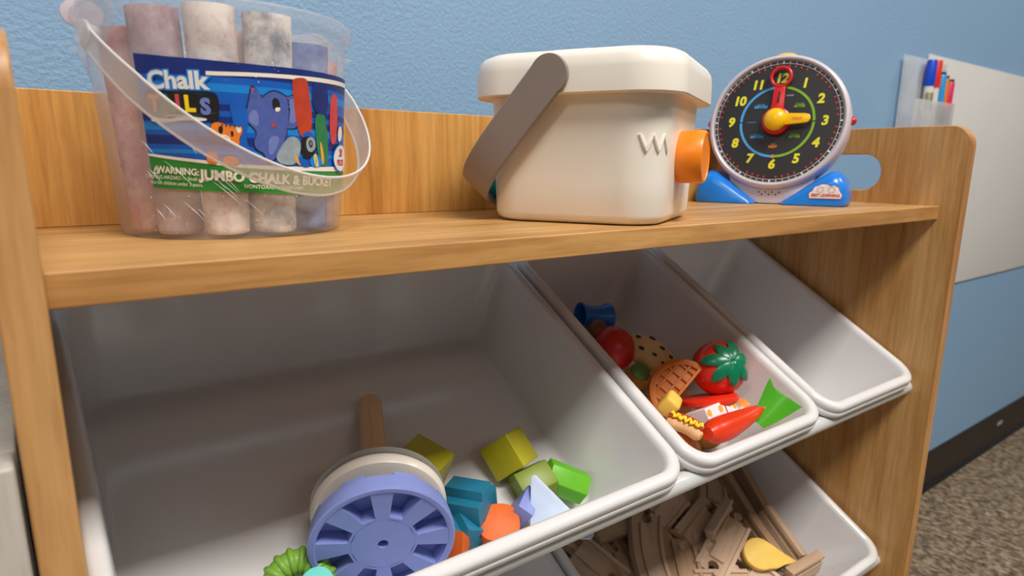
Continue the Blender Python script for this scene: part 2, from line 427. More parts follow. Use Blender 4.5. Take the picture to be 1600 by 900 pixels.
sh = MB().box((W / 2, (BOARD_Y + 0.03) / 2, -TT / 2), (W - 0.0004, BOARD_Y + 0.03, TT), M['oak_x'])
sh.mi(M['oak_edge_x'])
for i, f in enumerate(sh.f):
    if all(abs(sh.v[k].y) < 1e-5 for k in f): sh.m[i] = 1
sh.build('shelf', unit, bev=0.001)
MB().box((W / 2, BOARD_Y + 0.0075, 0.0418), (W - 0.0004, 0.015, 0.0836), M['oak_back']).build('back_board', unit, bev=0.0008)
MB().box((W / 2, 0.115, FLOOR_Z + 0.05), (W - 0.0004, 0.26, 0.015), M['oak_x']).build('bottom_board', unit, bev=0.001)
M['cabinet'] = wood('pale_grey_laminate', srgb(186, 180, 172), srgb(178, 171, 163), srgb(164, 157, 150), 2, offs=(0.2, 0.1, 0), streak=0.3)
cabt = thing('low_cabinet', 'pale grey cabinet standing against the left side of the oak unit', 'cabinet', T(-0.3160, 0.1415, FLOOR_Z))
MB().box((0, 0, 0.37), (0.60, 0.29, 0.66), M['cabinet'], bev=0.001).build('body', cabt)
for sg in (-1, 1):
    dr = MB().box((sg * 0.1499, -0.1545, 0.371), (0.2990, 0.018, 0.658), M['cabinet'], bev=0.0015).build('door', cabt)
    MB().tube([(sg * 0.03, -0.164, 0.60), (sg * 0.03, -0.180, 0.60), (sg * 0.03, -0.180, 0.50), (sg * 0.03, -0.164, 0.50)], 0.004, M['rail'], n=10).build('handle', dr)
MB().box((0, 0.01, 0.02), (0.58, 0.25, 0.04), M['black_rub']).build('plinth', cabt)
# bins lie in planes that slope 30 degrees: x, s (up the slope, away from the front lip), n (out of the opening)
SL = R_(30)
def BF(row, x=0, s=0, n=0):
    o = Vector((0, 0, -0.1878)) if row == 1 else Vector((0, 0.007, -0.4187))
    F = frame(o, (1, 0, 0), (0, math.cos(SL), math.sin(SL)), (0, -math.sin(SL), math.cos(SL)))
    return F @ T(x, s, n)
for row in (1, 2):
    for (s, n) in ((-0.0040, -0.0245), (0.2815, -0.0232)):
        p = BF(row, 0, s, n).translation
        MB().tube([(0.0, p.y, p.z), (W, p.y, p.z)], 0.0082, M['rail'], n=24).build('rail', unit)['label'] = 'pale grey rail' 

def bin_mesh(w, l=0.295, depth=0.106):
    b = MB(); rings = []
    pr = [(0.034, -depth + 0.004), (0.0235, -depth + 0.0042), (0.0195, -depth + 0.0058), (0.0175, -depth + 0.0095), (0.0118, -0.006), (0.0108, -0.0025), (0.0092, -0.0006),
          (0.007, 0.0), (0.0035, -0.0002), (0.0015, -0.0012), (0.0004, -0.003), (0.0, -0.006), (0.0004, -0.0085), (-0.0008, -0.0095), (-0.0012, -0.0125), (-0.0008, -0.0145), (0.001, -0.0148), (0.0016, -0.0135), (0.0022, -0.008),
          (0.0095, -0.007), (0.0142, -depth + 0.016), (0.0165, -depth + 0.006), (0.023, -depth), (0.034, -depth)]
    for ins, z in pr:
        r = max(0.006, 0.027 - ins * 0.75)
        if z < -0.03: r = max(0.012, 0.027 - ins * 0.4)
        fy = ins + (max(0.0, -z - 0.016) * 0.34 if ins > 0.009 else 0.0)
        rings.append([(x, y, z) for x, y in rrect(ins, w - ins, fy, l - ins, r, 10)])
    b.loft(rings, M['bin'])
    return b
def storage_bin(row, x0, x1, label):
    X = BF(row, x0, -0.010, 0)
    return tag(bin_mesh(x1 - x0).build('storage_bin', X=X, ang=50), label, 'bin', 'white storage bins in the unit')
storage_bin(1, 0.001, 0.397, 'wide white plastic bin in the upper row holding the blocks and the stacking toy')
storage_bin(1, 0.403, 0.604, 'narrow white plastic bin in the upper row full of play food')
storage_bin(1, 0.609, 0.806, 'empty narrow white plastic bin beside the right side panel')
storage_bin(2, 0.003, 0.385, 'wide white plastic bin in the lower row, mostly hidden, left of the train track bin')
storage_bin(2, 0.389, 0.803, 'wide white plastic bin in the lower row filled with wooden train track')

def bvh_of(o):
    from mathutils.bvhtree import BVHTree
    me = o.data
    return BVHTree.FromPolygons([v.co.copy() for v in me.vertices], [list(p.vertices) for p in me.polygons])

# ================================================================== chalk bucket
BC = Vector((0.1059, 0.1335, 0)); BR0, BK, BH = 0.0630, 0.068, 0.1190
def brad(z): return BR0 + BK * z
bucket = thing('chalk_bucket', 'frosted see-through plastic bucket with a colourful chalk label standing at the left', 'bucket', T(*BC))
pb = [(0.0, 0.0022), (0.045, 0.0018), (0.054, 0.0004), (0.0585, 0.0004), (0.0615, 0.0018), (brad(0.006) - 0.0004, 0.006)]
pb += [(brad(z), z) for z in (0.02, 0.04, 0.06, 0.08, 0.095, BH - 0.008)]
pb += [(brad(BH) + 0.0003, BH - 0.006), (0.0742, BH - 0.0055), (0.0748, BH - 0.0035), (0.0746, BH), (0.0732, BH + 0.0012), (0.0716, BH + 0.0006)]
MB().lathe(pb, M['tub'], n=96, cap0=False, cap1=False).build('body', bucket, weld=True)
# rim ears and hubs on both sides
HA = R_(203)
hx = Vector((math.cos(HA), math.sin(HA), 0)); ht = Vector((-math.sin(HA), math.cos(HA), 0))
for sgn in (1, -1):
    e = MB(); F = frame((hx * sgn * 0.0725) + Vector((0, 0, BH - 0.016)), ht * sgn, (0, 0, 1), hx * sgn)
    e.prism([(-0.016, 0.017), (0.016, 0.017), (0.014, 0.002), (0.008, -0.004), (-0.008, -0.004), (-0.014, 0.002)], -0.0005, 0.0012, M['tub'], F)
    e.prism(rrect(-0.015, 0.015, -0.004, 0.010, 0.005), 0.0, 0.0012, M['tub'], F @ T(0, 0.017, -0.001) @ RX(-70))
    ear = e.build('rim_ear', bucket)
    MB().lathe([(0.0, 0.0), (0.0042, 0.0), (0.0042, 0.005), (0.0062, 0.0055), (0.0062, 0.0075), (0.0, 0.0082)], M['bail'], F @ T(0, 0.0, 0.0), n=20).build('hub', ear)
# torn film spikes hanging at the rim on either side
for a, dz in ((176, -0.016), (-7, -0.010)):
    d = Vector((math.cos(R_(a)), math.sin(R_(a)), 0)); t2 = Vector((-d.y, d.x, 0))
    F = frame(d * (brad(0.1) - 0.001) + Vector((0, 0, BH + dz)), d, (0, 0, 1), t2)
    MB().prism([(0, 0.0), (0.009, -0.003), (0.004, -0.005), (0.0012, -0.017), (0, -0.017)], -0.0003, 0.0003, M['tub'], F).build('torn_film', bucket)
# the hanging handle
ang = R_(297); od = Vector((math.cos(ang), math.sin(ang), 0)); D = (od * 0.71 + Vector((0, 0, -0.70))).normalized()
NW = hx.cross(D).normalized(); path = []; wid = []
for i in range(49):
    t = PI * i / 48
    path.append(Vector((0, 0, BH - 0.0165)) + hx * 0.0790 * math.cos(t) + D * 0.1060 * (math.sin(t) ** 1.0))
    wid.append(0.0105 + 0.0045 * min(1, i / 5, (48 - i) / 5))
hd_ = MB().band(path, NW, wid, 0.0014, M['bail'])
for sg in (-1, 1):
    hd_.tube([p + NW * sg * (w_ / 2 - 0.0003) for p, w_ in zip(path, wid)], 0.0007, M['bail_edge'], n=8)
hd_.build('handle', bucket)
for sgn in (1,):
    F = frame(hx * 0.0740 + Vector((0, 0, BH - 0.0045)), ht, (0, 0, 1), -hx) if False else frame(Vector((-0.0690, 0.0040, BH - 0.0015)), (1, 0, 0), (0, 0, 1), (0, -1, 0))
    MB().prism([(0.0100 * math.cos(2 * PI * j / 24), 0.0075 * math.sin(2 * PI * j / 24)) for j in range(24)], -0.0015, 0.0015, M['ear'], F, bev=0.0005).build('pull_tab', bucket)
# printed label wrapped round the tub.  Label space: a = arc (mm), z = height (mm)
def onlabel(a, z, lift): 
    th = R_(-90 + a / 1.204); r = brad(z / 1000) + lift
    return Vector((r * math.cos(th), r * math.sin(th), z / 1000))
def lerp(tb, x):
    if x <= tb[0][0]: return tb[0][1]
    for (x0, y0), (x1, y1) in zip(tb, tb[1:]):
        if x <= x1: return y0 + (y1 - y0) * (x - x0) / (x1 - x0)
    return tb[-1][1]
TOPL = [(-62, 93.8), (-43.5, 92.0), (-20, 90.7), (0, 90.2), (90, 91.0)]; WT = [(-20, 85.6), (4, 86.4), (37, 87.5), (90, 89)]
WB = [(-20, 83.7), (4, 84.5), (37, 85.2), (90, 86.5)]; GT = [(-63, 44.5), (-44, 42), (-27.8, 40.2), (-11.8, 38.4), (9.2, 37.1), (37, 36.6), (90, 36)]
BOT = [(-65, 28.1), (-39, 26.7), (-19, 25.7), (12.7, 24.2), (37, 23.1), (90, 22.6)]
label = MB()
def strip(f0, f1, x0, x1, m, lift=0.0005, n=60):
    vs = []; 
    for i in range(n + 1):
        x = x0 + (x1 - x0) * i / n
        vs.append(onlabel(x, f0(x), lift)); vs.append(onlabel(x, f1(x), lift))
    label.add(vs, [[2 * i, 2 * i + 2, 2 * i + 3, 2 * i + 1] for i in range(n)], m)
LX0, LX1 = -61.0, 88.0
strip(lambda x: lerp(GT, x), lambda x: lerp(TOPL, x), LX0, LX1, M['lblue'])
for za, zb, m in ((84.0, 95, 'navy'), (76.5, 80.5, 'sky'), (67.5, 70.5, 'navy'), (61.5, 64.5, 'navy'), (57, 60.5, 'sky'), (50, 54.5, 'navy'), (45.5, 47.5, 'sky')):
    strip(lambda x: max(za - 0.02 * (x + 50), lerp(GT, x)), lambda x: min(zb - 0.02 * (x + 50), lerp(TOPL, x)), LX0, LX1, M[m], 0.00056)
strip(lambda x: lerp(WB, x), lambda x: lerp(WT, x), -26, LX1, M['cream'], 0.0008)
strip(lambda x: lerp(BOT, x), lambda x: lerp(GT, x), LX0, LX1, M['lgreen'], 0.0006)
strip(lambda x: lerp(GT, x) - 0.2, lambda x: lerp(GT, x) + 1.1 + (x + 61) * 0.012, LX0, LX1, M['cream'], 0.00085)
def poly(pts, m, lift, smooth=2):
    P = [Vector((a, b, 0)) for a, b in pts]
    for _ in range(smooth):
        Q = []
        for i in range(len(P)):
            p, q = P[i], P[(i + 1) % len(P)]; Q += [p * 0.75 + q * 0.25, p * 0.25 + q * 0.75]
        P = Q
    from mathutils.geometry import tessellate_polygon
    tri = tessellate_polygon([P])
    bm = bmesh.new(); vv = [bm.verts.new(p) for p in P]
    for t in tri:
        try: bm.faces.new([vv[i] for i in t])
        except ValueError: pass
    bmesh.ops.subdivide_edges(bm, edges=[e for e in bm.edges if e.calc_length() > 4], cuts=3, use_grid_fill=True)
    for v in bm.verts: v.co = onlabel(v.co.x, v.co.y, lift)
    label.bm(bm, m)
def words(body, a, z, h, m, lift, bold=0.02, sx=1.0, rot=0.0, align='CENTER', sp=1.0):
    vs, fs = text(body, h / 0.7, bold, 0, sx, align, sp)
    c, s_ = math.cos(R_(rot)), math.sin(R_(rot))
    label.add([onlabel(a + v.x * c - v.y * s_, z + v.x * s_ + v.y * c, lift) for v in vs], fs, m)
ART = [
    ('eleph',[(-4.8,79.3),(-2.7,78.6),(0.0,73.7),(2.8,76.5),(6.5,78.0),(10.7,76.6),(13.1,75.1),(17.3,76.7),(19.9,74.3),(21.9,63.7),(17.9,59.0),(12.6,59.6),(13.0,56.1),(8.1,46.1),(3.9,41.6),(0.2,42.4),(-0.1,46.0),(-3.2,47.3),(-5.3,49.4),(-5.1,52.9),(-3.1,56.4),(-6.0,59.8),(-9.6,63.5),(-7.1,70.0),(-5.9,75.9)]),
    ('eleph_l',[(-4.2,68.4),(-2.1,65.9),(-2.5,59.9),(-4.7,59.8),(-7.9,63.1),(-6.4,66.6)]),
    ('eleph_l',[(14.6,74.3),(17.2,74.9),(18.8,72.4),(19.6,64.5),(17.4,61.6),(14.2,62.4),(15.4,67.8)]),
    ('eleph_l',[(2.7,54.9),(9.4,55.1),(6.2,47.9),(3.1,44.2),(1.9,47.8)]),
    ('pinkred',[(-5.3,79.1),(-4.2,78.5),(-4.3,76.4),(-5.3,76.8)]),
    ('k_print',[(4.9,73.2),(6.8,74.4),(9.0,73.6),(9.8,70.1),(7.5,67.7),(5.4,68.9)]),
    ('cream',[(6.6,69.4),(9.0,70.0),(9.7,68.7),(8.0,67.3),(6.7,68.0)]),
    ('brick',[(3.9,61.5),(6.3,61.6),(7.3,62.5),(6.5,60.3),(4.8,59.1)]),
    ('brick',[(16.4,83.6),(18.6,85.5),(24.1,86.3),(27.3,85.1),(31.2,56.8),(19.9,52.7)]),
    ('leaf',[(31.2,66.5),(37.0,69.2),(42.2,67.2),(46.0,38.9),(35.5,38.9)]),
    ('pinkred',[(46.2,78.3),(51.3,80.7),(56.3,79.3),(56.1,54.9),(50.0,50.7),(46.1,55.5)]),
    ('greyp',[(12.4,54.3),(17.8,55.4),(22.2,51.9),(20.9,46.3),(17.3,38.9),(3.9,41.6)]),
    ('lblue',[(-16.7,72.9),(-9.3,74.9),(-7.2,61.5),(-9.8,53.7),(-6.9,45.9),(-13.7,47.5),(-15.2,61.2)]),
    ('navy',[(29.4,84.9),(43.3,85.5),(45.4,68.8),(31.2,67.0)]),
    ('k_print',[(21.1,52.8),(24.7,56.5),(30.5,56.3),(33.3,52.2),(32.5,46.5),(27.0,43.1),(22.1,44.5)]),
    ('lblue',[(23.5,57.4),(27.2,58.5),(31.2,56.3),(33.3,52.2),(31.2,54.9),(25.9,55.7),(22.9,54.6)]),
    ('nut',[(17.0,46.3),(19.7,43.5),(22.0,38.9),(18.5,40.8),(17.2,43.5)]),
    ('nut',[(36.2,54.2),(38.6,50.4),(40.7,42.8),(38.7,38.9),(37.0,46.6)]),
    ('sky',[(27.0,42.7),(32.5,46.5),(38.7,42.8),(37.9,38.9),(29.6,38.4)]),
    ('mustard',[(30.4,45.5),(33.2,46.5),(35.5,38.9),(32.5,38.9)]),
    ('lblue',[(19.7,44.5),(25.7,42.7),(29.0,38.9),(23.2,38.4),(20.2,40.8)]),
    ('greyp',[(24.9,52.9),(27.8,55.6),(31.8,54.5),(32.8,49.8),(29.7,46.7),(25.8,47.8)]),
    ('k_print',[(26.6,52.5),(28.5,53.9),(30.2,52.6),(30.0,49.8),(28.1,49.1)]),
    ('tiger',[(-22.6,61.4),(-19.4,60.2),(-15.4,59.1),(-11.1,59.6),(-10.6,57.1),(-11.9,54.9),(-12.9,52.7),(-12.7,49.7),(-16.0,50.9),(-23.3,54.2),(-26.4,55.8),(-26.0,60.1)]),
    ('cream',[(-21.5,55.1),(-18.2,54.7),(-16.7,52.2),(-20.1,52.6)]),
    ('k_print',[(-22.4,58.9),(-20.7,59.3),(-20.1,57.2),(-21.1,55.1),(-22.7,55.9)]),
    ('k_print',[(-16.8,56.9),(-15.4,56.9),(-15.3,54.4),(-16.6,53.5)]),
    ('cream',[(-14.1,58.7),(-12.0,59.2),(-11.3,57.0),(-13.1,55.5)]),
    ('tiger',[(-29.8,45.6),(-26.0,47.5),(-23.6,43.8),(-24.8,40.1),(-29.4,40.5)]),
    ('tiger',[(-20.6,44.8),(-15.0,44.1),(-12.7,39.7),(-22.5,39.7)]),
    ('k_print',[(-57.7,75.3),(-50.0,77.4),(-26.9,74.7),(-20.7,75.8),(-21.7,59.6),(-28.0,63.1),(-39.7,63.8),(-46.5,61.9),(-59.3,64.4)]),
    ('w_print',[(-56.5,61.9),(-53.2,63.7),(-40.5,64.6),(-27.1,63.1),(-28.2,61.2),(-39.0,62.0),(-44.8,60.8),(-53.8,60.5)]),
]
EDGED = {'eleph', 'tiger'}
for i, (m, P) in enumerate(ART):
    if m in EDGED:
        cx_ = sum(p[0] for p in P) / len(P); cz_ = sum(p[1] for p in P) / len(P)
        poly([(cx_ + (a - cx_) * 1.05, cz_ + (b - cz_) * 1.05) for a, b in P], M['k_print'], 0.00088 + i * 0.00001)
    poly(P, M[m], 0.0009 + i * 0.00001)
for k in range(5):   # tiger stripes
    a = -21 + 2.0 * k
    poly([(a, 60.6 - abs(k - 1) * 0.3), (a + 0.9, 60.4 - abs(k - 1) * 0.3), (a + 0.3, 58.2)], M['k_print'], 0.0014, 1)
# the words
words('Chalk', -40.2, 80.6, 8.2, M['sky'], 0.00130, 0.095, 1.06)
words('Chalk', -40.2, 80.6, 8.2, M['w_print'], 0.00145, 0.034, 1.06)
for ch, a, z, m in (('T', -52.5, 69.5, 'tiger'), ('A', -46.2, 69.7, 'leaf'), ('I', -40.6, 69.7, 'pinkred'), ('L', -35.0, 69.4, 'mustard'), ('S', -27.6, 68.2, 'eleph_l')):
    words(ch, a, z, 7.4, M[m], 0.0015, 0.05, 0.95)
words('WARNING:', -45.5, 36.4, 3.3, M['cream'], 0.0012, 0.03, 0.95, -4)
words('CHOKING HAZARD \u2014 Small parts.', -47.2, 32.9, 1.9, M['cream'], 0.0012, 0.0, 0.85, -3)
words('Not for children under 3 years.', -47.4, 30.0, 1.9, M['cream'], 0.0012, 0.0, 0.85, -3)
poly([(-59.6, 35.0), (-57.6, 38.9), (-55.6, 35.0)], M['cream'], 0.00115, 0)
poly([(-58.6, 35.6), (-57.6, 37.6), (-56.6, 35.6)], M['lgreen'], 0.0012, 0)
words('JUMBO CHALK & BUCKET', -33.6, 34.5, 4.9, M['cream'], 0.0012, 0.045, 1.0, -3.4, 'LEFT', 1.02)
words('NONTOXIC \u2022 CONFORMS', -12, 28.6, 2.0, M['cream'], 0.0012, 0.01, 1.0, -2.6, 'LEFT', 1.05)
poly([(62 + 12.5 * math.cos(2 * PI * j / 24), 44 + 8.4 * math.sin(2 * PI * j / 24)) for j in range(24)], M['sky'], 0.0016, 0)
poly([(62 + 11.7 * math.cos(2 * PI * j / 24), 44 + 7.6 * math.sin(2 * PI * j / 24)) for j in range(24)], M['w_print'], 0.0017, 0)
words('20', 61, 47.0, 4.4, M['r_print'], 0.0018, 0.04)
words('PIECES', 61, 41.2, 3.3, M['r_print'], 0.0018, 0.04, 0.9)
poly([(56.5, 62), (62, 63), (64, 58), (60, 53), (56, 55)], M['cream'], 0.0016)
label.build('label', bucket, flat=True)
# fine scratches and dust specks in the plastic
sc_ = MB()
for k in range(16):
    a0 = rnd.uniform(-66, 0); z0 = rnd.uniform(14, 58); ln = rnd.uniform(3, 16)
    p = [onlabel(a0 + ln * t * 0.9, z0 - ln * t * 0.7 - t * t * 2, 0.0021 if z0 > 24 else 0.0004) for t in [i / 6 for i in range(7)]]
    sc_.tube(p, [0.00004 + 0.00012 * math.sin(PI * i / 6) for i in range(7)], M['scratch'], n=5)
sc_.build('scratches', bucket)['kind'] = 'stuff'
sc_ = MB()
for k in range(46):
    p = onlabel(rnd.uniform(-76, 20), rnd.uniform(4, 26), 0.0003); sc_.sphere(p, rnd.uniform(0.00012, 0.00035), M['scratch'], seg=6, rings=4)
for k in range(14):
    p = onlabel(rnd.uniform(-50, 10), rnd.uniform(80, 92), 0.0017); sc_.sphere(p, rnd.uniform(0.00015, 0.00035), M['scratch'], seg=6, rings=4)
sc_.build('dust_specks', bucket)['kind'] = 'stuff'
# sticks of chalk standing in the bucket
CH = []
for th_c, r_c, h_c, m_c in ((-141, 0.0475, 0.112, 'chalk_m'), (-110, 0.0475, 0.1135, 'chalk_w'), (-79, 0.0475, 0.112, 'chalk_w2'), (-48, 0.0475, 0.101, 'chalk_b'), (-17, 0.0475, 0.096, 'chalk_p'),
                            (-170, 0.0475, 0.104, 'chalk_p'), (20, 0.046, 0.100, 'chalk_w'), (-95, 0.0205, 0.106, 'chalk_p'), (120, 0.046, 0.110, 'chalk_m'), (60, 0.044, 0.096, 'chalk_b')):
    CH.append((r_c * math.cos(R_(th_c)), r_c * math.sin(R_(th_c)), h_c, m_c, int(th_c / 9)))
CHL = ['mauve jumbo chalk stick at the front left of the bucket', 'dusty white jumbo chalk stick standing at the front middle of the bucket', 'white chalk stick with a grey smudged top, right of the front middle in the bucket',
       'shorter blue jumbo chalk stick at the front right of the bucket', 'short pink jumbo chalk stick against the right wall of the bucket', 'pink jumbo chalk stick against the left wall of the bucket',
       'white jumbo chalk stick against the back right wall of the bucket', 'pink jumbo chalk stick in the middle of the bucket behind the front row', 'mauve jumbo chalk stick at the back left of the bucket', 'blue jumbo chalk stick at the very back of the bucket']
for (x, y, h, m, tl), lb in zip(CH, CHL):
    c = MB(); r = 0.0126
    prof = [(0.0, 0.0), (r * 0.84, 0.0), (r * 0.92, 0.0015)] + [(r * (0.92 + 0.08 * i / 8 + rnd.uniform(-0.008, 0.008)), h * i / 8 + 0.003) for i in range(9)] + [(r * 0.99, h), (r * 0.93, h + 0.0022), (r * 0.7, h + 0.0030), (0.0, h + 0.0026)]
    c.lathe(prof, M[m], n=28)
    d = Vector((x, y, 0)); sc2 = 1.0
    tag(c.build('chalk_stick', X=T(BC.x + x * sc2, BC.y + y * sc2, 0.0031) @ Matrix.Rotation(R_(3.2), 4, (-y, x, 0)) @ RZ(tl * 30)), lb, 'chalk', 'sticks of jumbo chalk in the bucket')

# ================================================================== ivory toy pail
PX = T(0.369, 0.0855, 0) @ RZ(-62)       # x: along the wide face, y: away from the camera side
pail = thing('toy_pail', 'ivory square plastic toy pail with lid and taupe swing handle', 'pail', PX)
def ring(hx_, hy_, r, z): return [(x, y, z) for x, y in rrect(-hx_, hx_, -hy_, hy_, r, 12)]
b = MB(); rg = []
for ins, z, r in ((0.010, 0.0, 0.020), (0.0045, 0.0008, 0.024), (0.0015, 0.003, 0.026), (0.0, 0.007, 0.027), (-0.001, 0.03, 0.028), (-0.003, 0.089, 0.030)):
    rg.append(ring(0.0650 - ins, 0.0670 - ins, r, z))
b.loft(rg, M['pail'])
b.build('body', pail)
l = MB(); rg = []
for ins, z, r in ((0.005, 0.0878, 0.030), (0.0012, 0.0876, 0.033), (0.0, 0.0886, 0.034), (0.0002, 0.104, 0.034), (0.0012, 0.1105, 0.034), (0.004, 0.1145, 0.033), (0.009, 0.1168, 0.030), (0.016, 0.1176, 0.024), (0.03, 0.1179, 0.02)):
    rg.append(ring(0.0775 - ins, 0.0800 - ins, r, z))
l.loft(rg, M['pail'])
l.prism(rrect(-0.016, 0.016, -0.062, -0.040, 0.004), 0.1165, 0.1186, M['pail'], bev=0.0006)
l.build('lid', pail)
# swing handle: pivots on the two wide faces, hangs down past the left end
piv = Vector((-0.0085, 0, 0.1000)); Dp = Vector((-0.0700, 0, -0.0800)); Ld = Dp.length; Dp.normalize(); Np = Vector((Dp.z, 0, -Dp.x))
path = []; n = 56
for i in range(n + 1):
    t = PI * i / n; c_, s_ = math.cos(t), math.sin(t); e = 2 / 5.0
    y = -(1 if c_ > 0 else -1) * abs(c_) ** e * 0.0826; d = (s_ ** e) * Ld
    path.append(piv + Vector((0, y, 0)) + Dp * d)
wd = 0.0270
h = MB().band(path, Np, wd, 0.0032, M['strap'])
for sgn in (1, -1):
    h.lathe([(0, 0), (0.0135, 0), (0.0135, 0.0030), (0.0130, 0.0034), (0, 0.0034)], M['strap'], frame(piv + Vector((0, sgn * 0.0808, 0)), (1, 0, 0), (0, 0, sgn), (0, sgn, 0)) if sgn < 0 else frame(piv + Vector((0, 0.0808, 0)), (1, 0, 0), (0, 0, -1), (0, 1, 0)), n=32)
h.build('handle', pail)
# orange dial on the right end, teal shapes on the left end
k = MB().lathe([(0.0, 0), (0.0186, 0), (0.0190, 0.0008), (0.0190, 0.0188), (0.0182, 0.0204), (0.0168, 0.0208), (0.0160, 0.0200), (0, 0.0198)], M['knob'], frame((0.0645, -0.006, 0.0475), (0, 1, 0), (0, 0, 1), (1, 0, 0)), n=48)
k.build('dial', pail)
tl = MB()
tl.prism([(-0.006, -0.030), (0.006, -0.030), (0.012, -0.016), (0.012, 0.0), (0.006, 0.012), (-0.006, 0.012), (-0.012, 0.0), (-0.012, -0.016)], 0, 0.011, M['teal'], frame((-0.0645, -0.030, 0.040), (0, -1, 0), (0, 0, 1), (-1, 0, 0)), bev=0.0015)
tl.lathe([(0, 0), (0.006, 0), (0.006, 0.010), (0, 0.011)], M['teal'], frame((-0.0640, -0.034, 0.062), (0, -1, 0), (0, 0, 1), (-1, 0, 0)), n=20)
tl.lathe([(0, 0), (0.006, 0), (0.006, 0.014), (0, 0.015)], M['teal'], frame((-0.0640, -0.028, 0.052), (0, -1, 0), (0, 0, 1), (-1, 0, 0)), n=20)
tl.build('turning_shape', pail)
z = MB(); zx = 0.0645
zz = [(-0.052, 0.050), (-0.0475, 0.0585), (-0.043, 0.050), (-0.039, 0.0585), (-0.0345, 0.052), (-0.031, 0.058)]
z.tube([(0.0385 + 0.0284 * math.cos(R_(a)), -0.0405 + 0.0284 * math.sin(R_(a)), q) for a, q in [(-64 + 48 * i / 20, (0.0505, 0.0590, 0.0650, 0.0560, 0.0505)[i % 5] if False else 0.0505 + 0.011 * abs(((i / 20 * 2.5) % 1.0) * 2 - 1)) for i in range(21)]], 0.0014, M['pail'], n=8)
z.build('zigzag_trim', pail)

# ================================================================== learning clock
CT = Vector((0.378, -0.926, 0)); CN = Vector((-0.926, -0.378, 0))
CX = frame((0.6830, 0.1270, 0), CT, -CN, (0, 0, 1))    # x right, y away from the viewer, z up
clock = thing('learning_clock', 'toy teaching clock with black dial, lavender shell and blue feet', 'clock', CX)
LEAN = 11
DF = T(0, 0, 0.0890) @ RX(-LEAN) @ frame((0, 0, 0), (1, 0, 0), (0, 0, 1), (0, -1, 0))   # dial frame: x right, y up, z to the viewer
s = MB()
s.lathe([(0.0672, 0.0022), (0.0680, 0.0042), (0.0694, 0.0050), (0.0712, 0.0044), (0.0726, 0.0024), (0.0733, -0.0020), (0.0738, -0.010), (0.0736, -0.022), (0.0712, -0.034), (0.064, -0.044), (0.050, -0.051), (0.0, -0.053)], M['shell'], DF, n=96, cap0=False)
# chin that carries the speaker holes
rg = []
for y, w_, zt in ((-0.0065, 0.030, 0.024), (-0.0105, 0.034, 0.0155), (-0.004, 0.040, 0.030), (0.020, 0.038, 0.034), (0.034, 0.026, 0.03)):
    z0 = 0.0012
    pts = [(-w_ * 1.15, y, zt), (-w_ * 0.95, y, zt * 0.55), (-w_ * 0.6, y, zt * 0.18 + z0), (-w_ * 0.3, y, z0), (w_ * 0.3, y, z0), (w_ * 0.6, y, zt * 0.18 + z0), (w_ * 0.95, y, zt * 0.55), (w_ * 1.15, y, zt), (0, y, zt + 0.001)]
    rg.append(pts)
rg = rg[1:]
s.loft(rg, M['shell'])
for i in range(7):
    s.prism([(0.0009 * math.cos(2 * PI * j / 8), 0.0009 * math.sin(2 * PI * j / 8)) for j in range(8)], 0, 0.0004, M['k_print'],
            frame(((i - 3) * 0.0036, -0.0106, 0.0105 + (0.0026 if i % 2 == 0 else 0)), (1, 0, 0), (0, 0, 1), (0, -1, 0)))
shell = s.build('shell', clock)
MB().lathe([(0.014, 0), (0.014, 0.003), (0.010, 0.006), (0, 0.0068)], M['yelplastic'], T(0, 0.0, 0.0890) @ RX(-LEAN) @ T(0, 0.014, 0.0712), n=24, cap0=False).build('top_button', clock)
for sgn in (1, -1):
    MB().sphere((sgn * 0.0740, 0.012, 0.0890), 0.0045, M['redplastic'], seg=16, rings=10).build('side_button', clock)
# dial with everything printed on it
d = MB(); d.lathe([(0.0680, 0.0010), (0.0, 0.0010)], M['clockblack'], DF, n=96, cap0=False, cap1=False)
def disc_ring(r0, r1, a0, a1, m, z=0.0014, n=60):
    vs = []
    for i in range(n + 1):
        a = R_(a0 + (a1 - a0) * i / n); vs += [(r0 * math.cos(a), r0 * math.sin(a), z), (r1 * math.cos(a), r1 * math.sin(a), z)]
    d.add(vs, [[2 * i, 2 * i + 1, 2 * i + 3, 2 * i + 2] for i in range(n)], m, DF)
disc_ring(0.0366, 0.0392, -90, 90, M['lg_print']); disc_ring(0.0366, 0.0392, 90, 270, M['lb_print'])
disc_ring(0.0634, 0.0638, 0, 360, M['w_print'], n=120); disc_ring(0.0664, 0.0668, 0, 360, M['w_print'], n=120)
def tick(a, r0, r1, w, m, z=0.0016):
    a = R_(a); c_, s_ = math.cos(a), math.sin(a)
    d.add([(r0 * c_ + w * s_, r0 * s_ - w * c_, z), (r1 * c_ + w * s_, r1 * s_ - w * c_, z), (r1 * c_ - w * s_, r1 * s_ + w * c_, z), (r0 * c_ - w * s_, r0 * s_ + w * c_, z)], [[0, 1, 2, 3]], m, DF)
for i in range(60):
    tick(i * 6, 0.0638, 0.0664, 0.00028 if i % 5 else 0.0008, M['w_print'])
    if i % 5: tick(i * 6, 0.0598, 0.0620, 0.0008, M['r_print'])
def dtext(body, x, y, h, m, bold=0.0, shear=0.0, z=0.0017, sx=1.0, rot=0, F=None, sp=1.0):
    vs, fs = text(body, h / 0.7, bold, shear, sx, 'CENTER', sp)
    d_ = F[0] if F else d
    X = (F[1] if F else DF) @ T(x, y, z) @ RZ(rot)
    d_.add(vs, fs, m, X)
for i in range(1, 13):
    a = R_(90 - 30 * i); dtext(str(i), 0.0487 * math.cos(a), 0.0470 * math.sin(a), 0.0096, M['y_print'], 0.045, 0.12, sp=0.95)
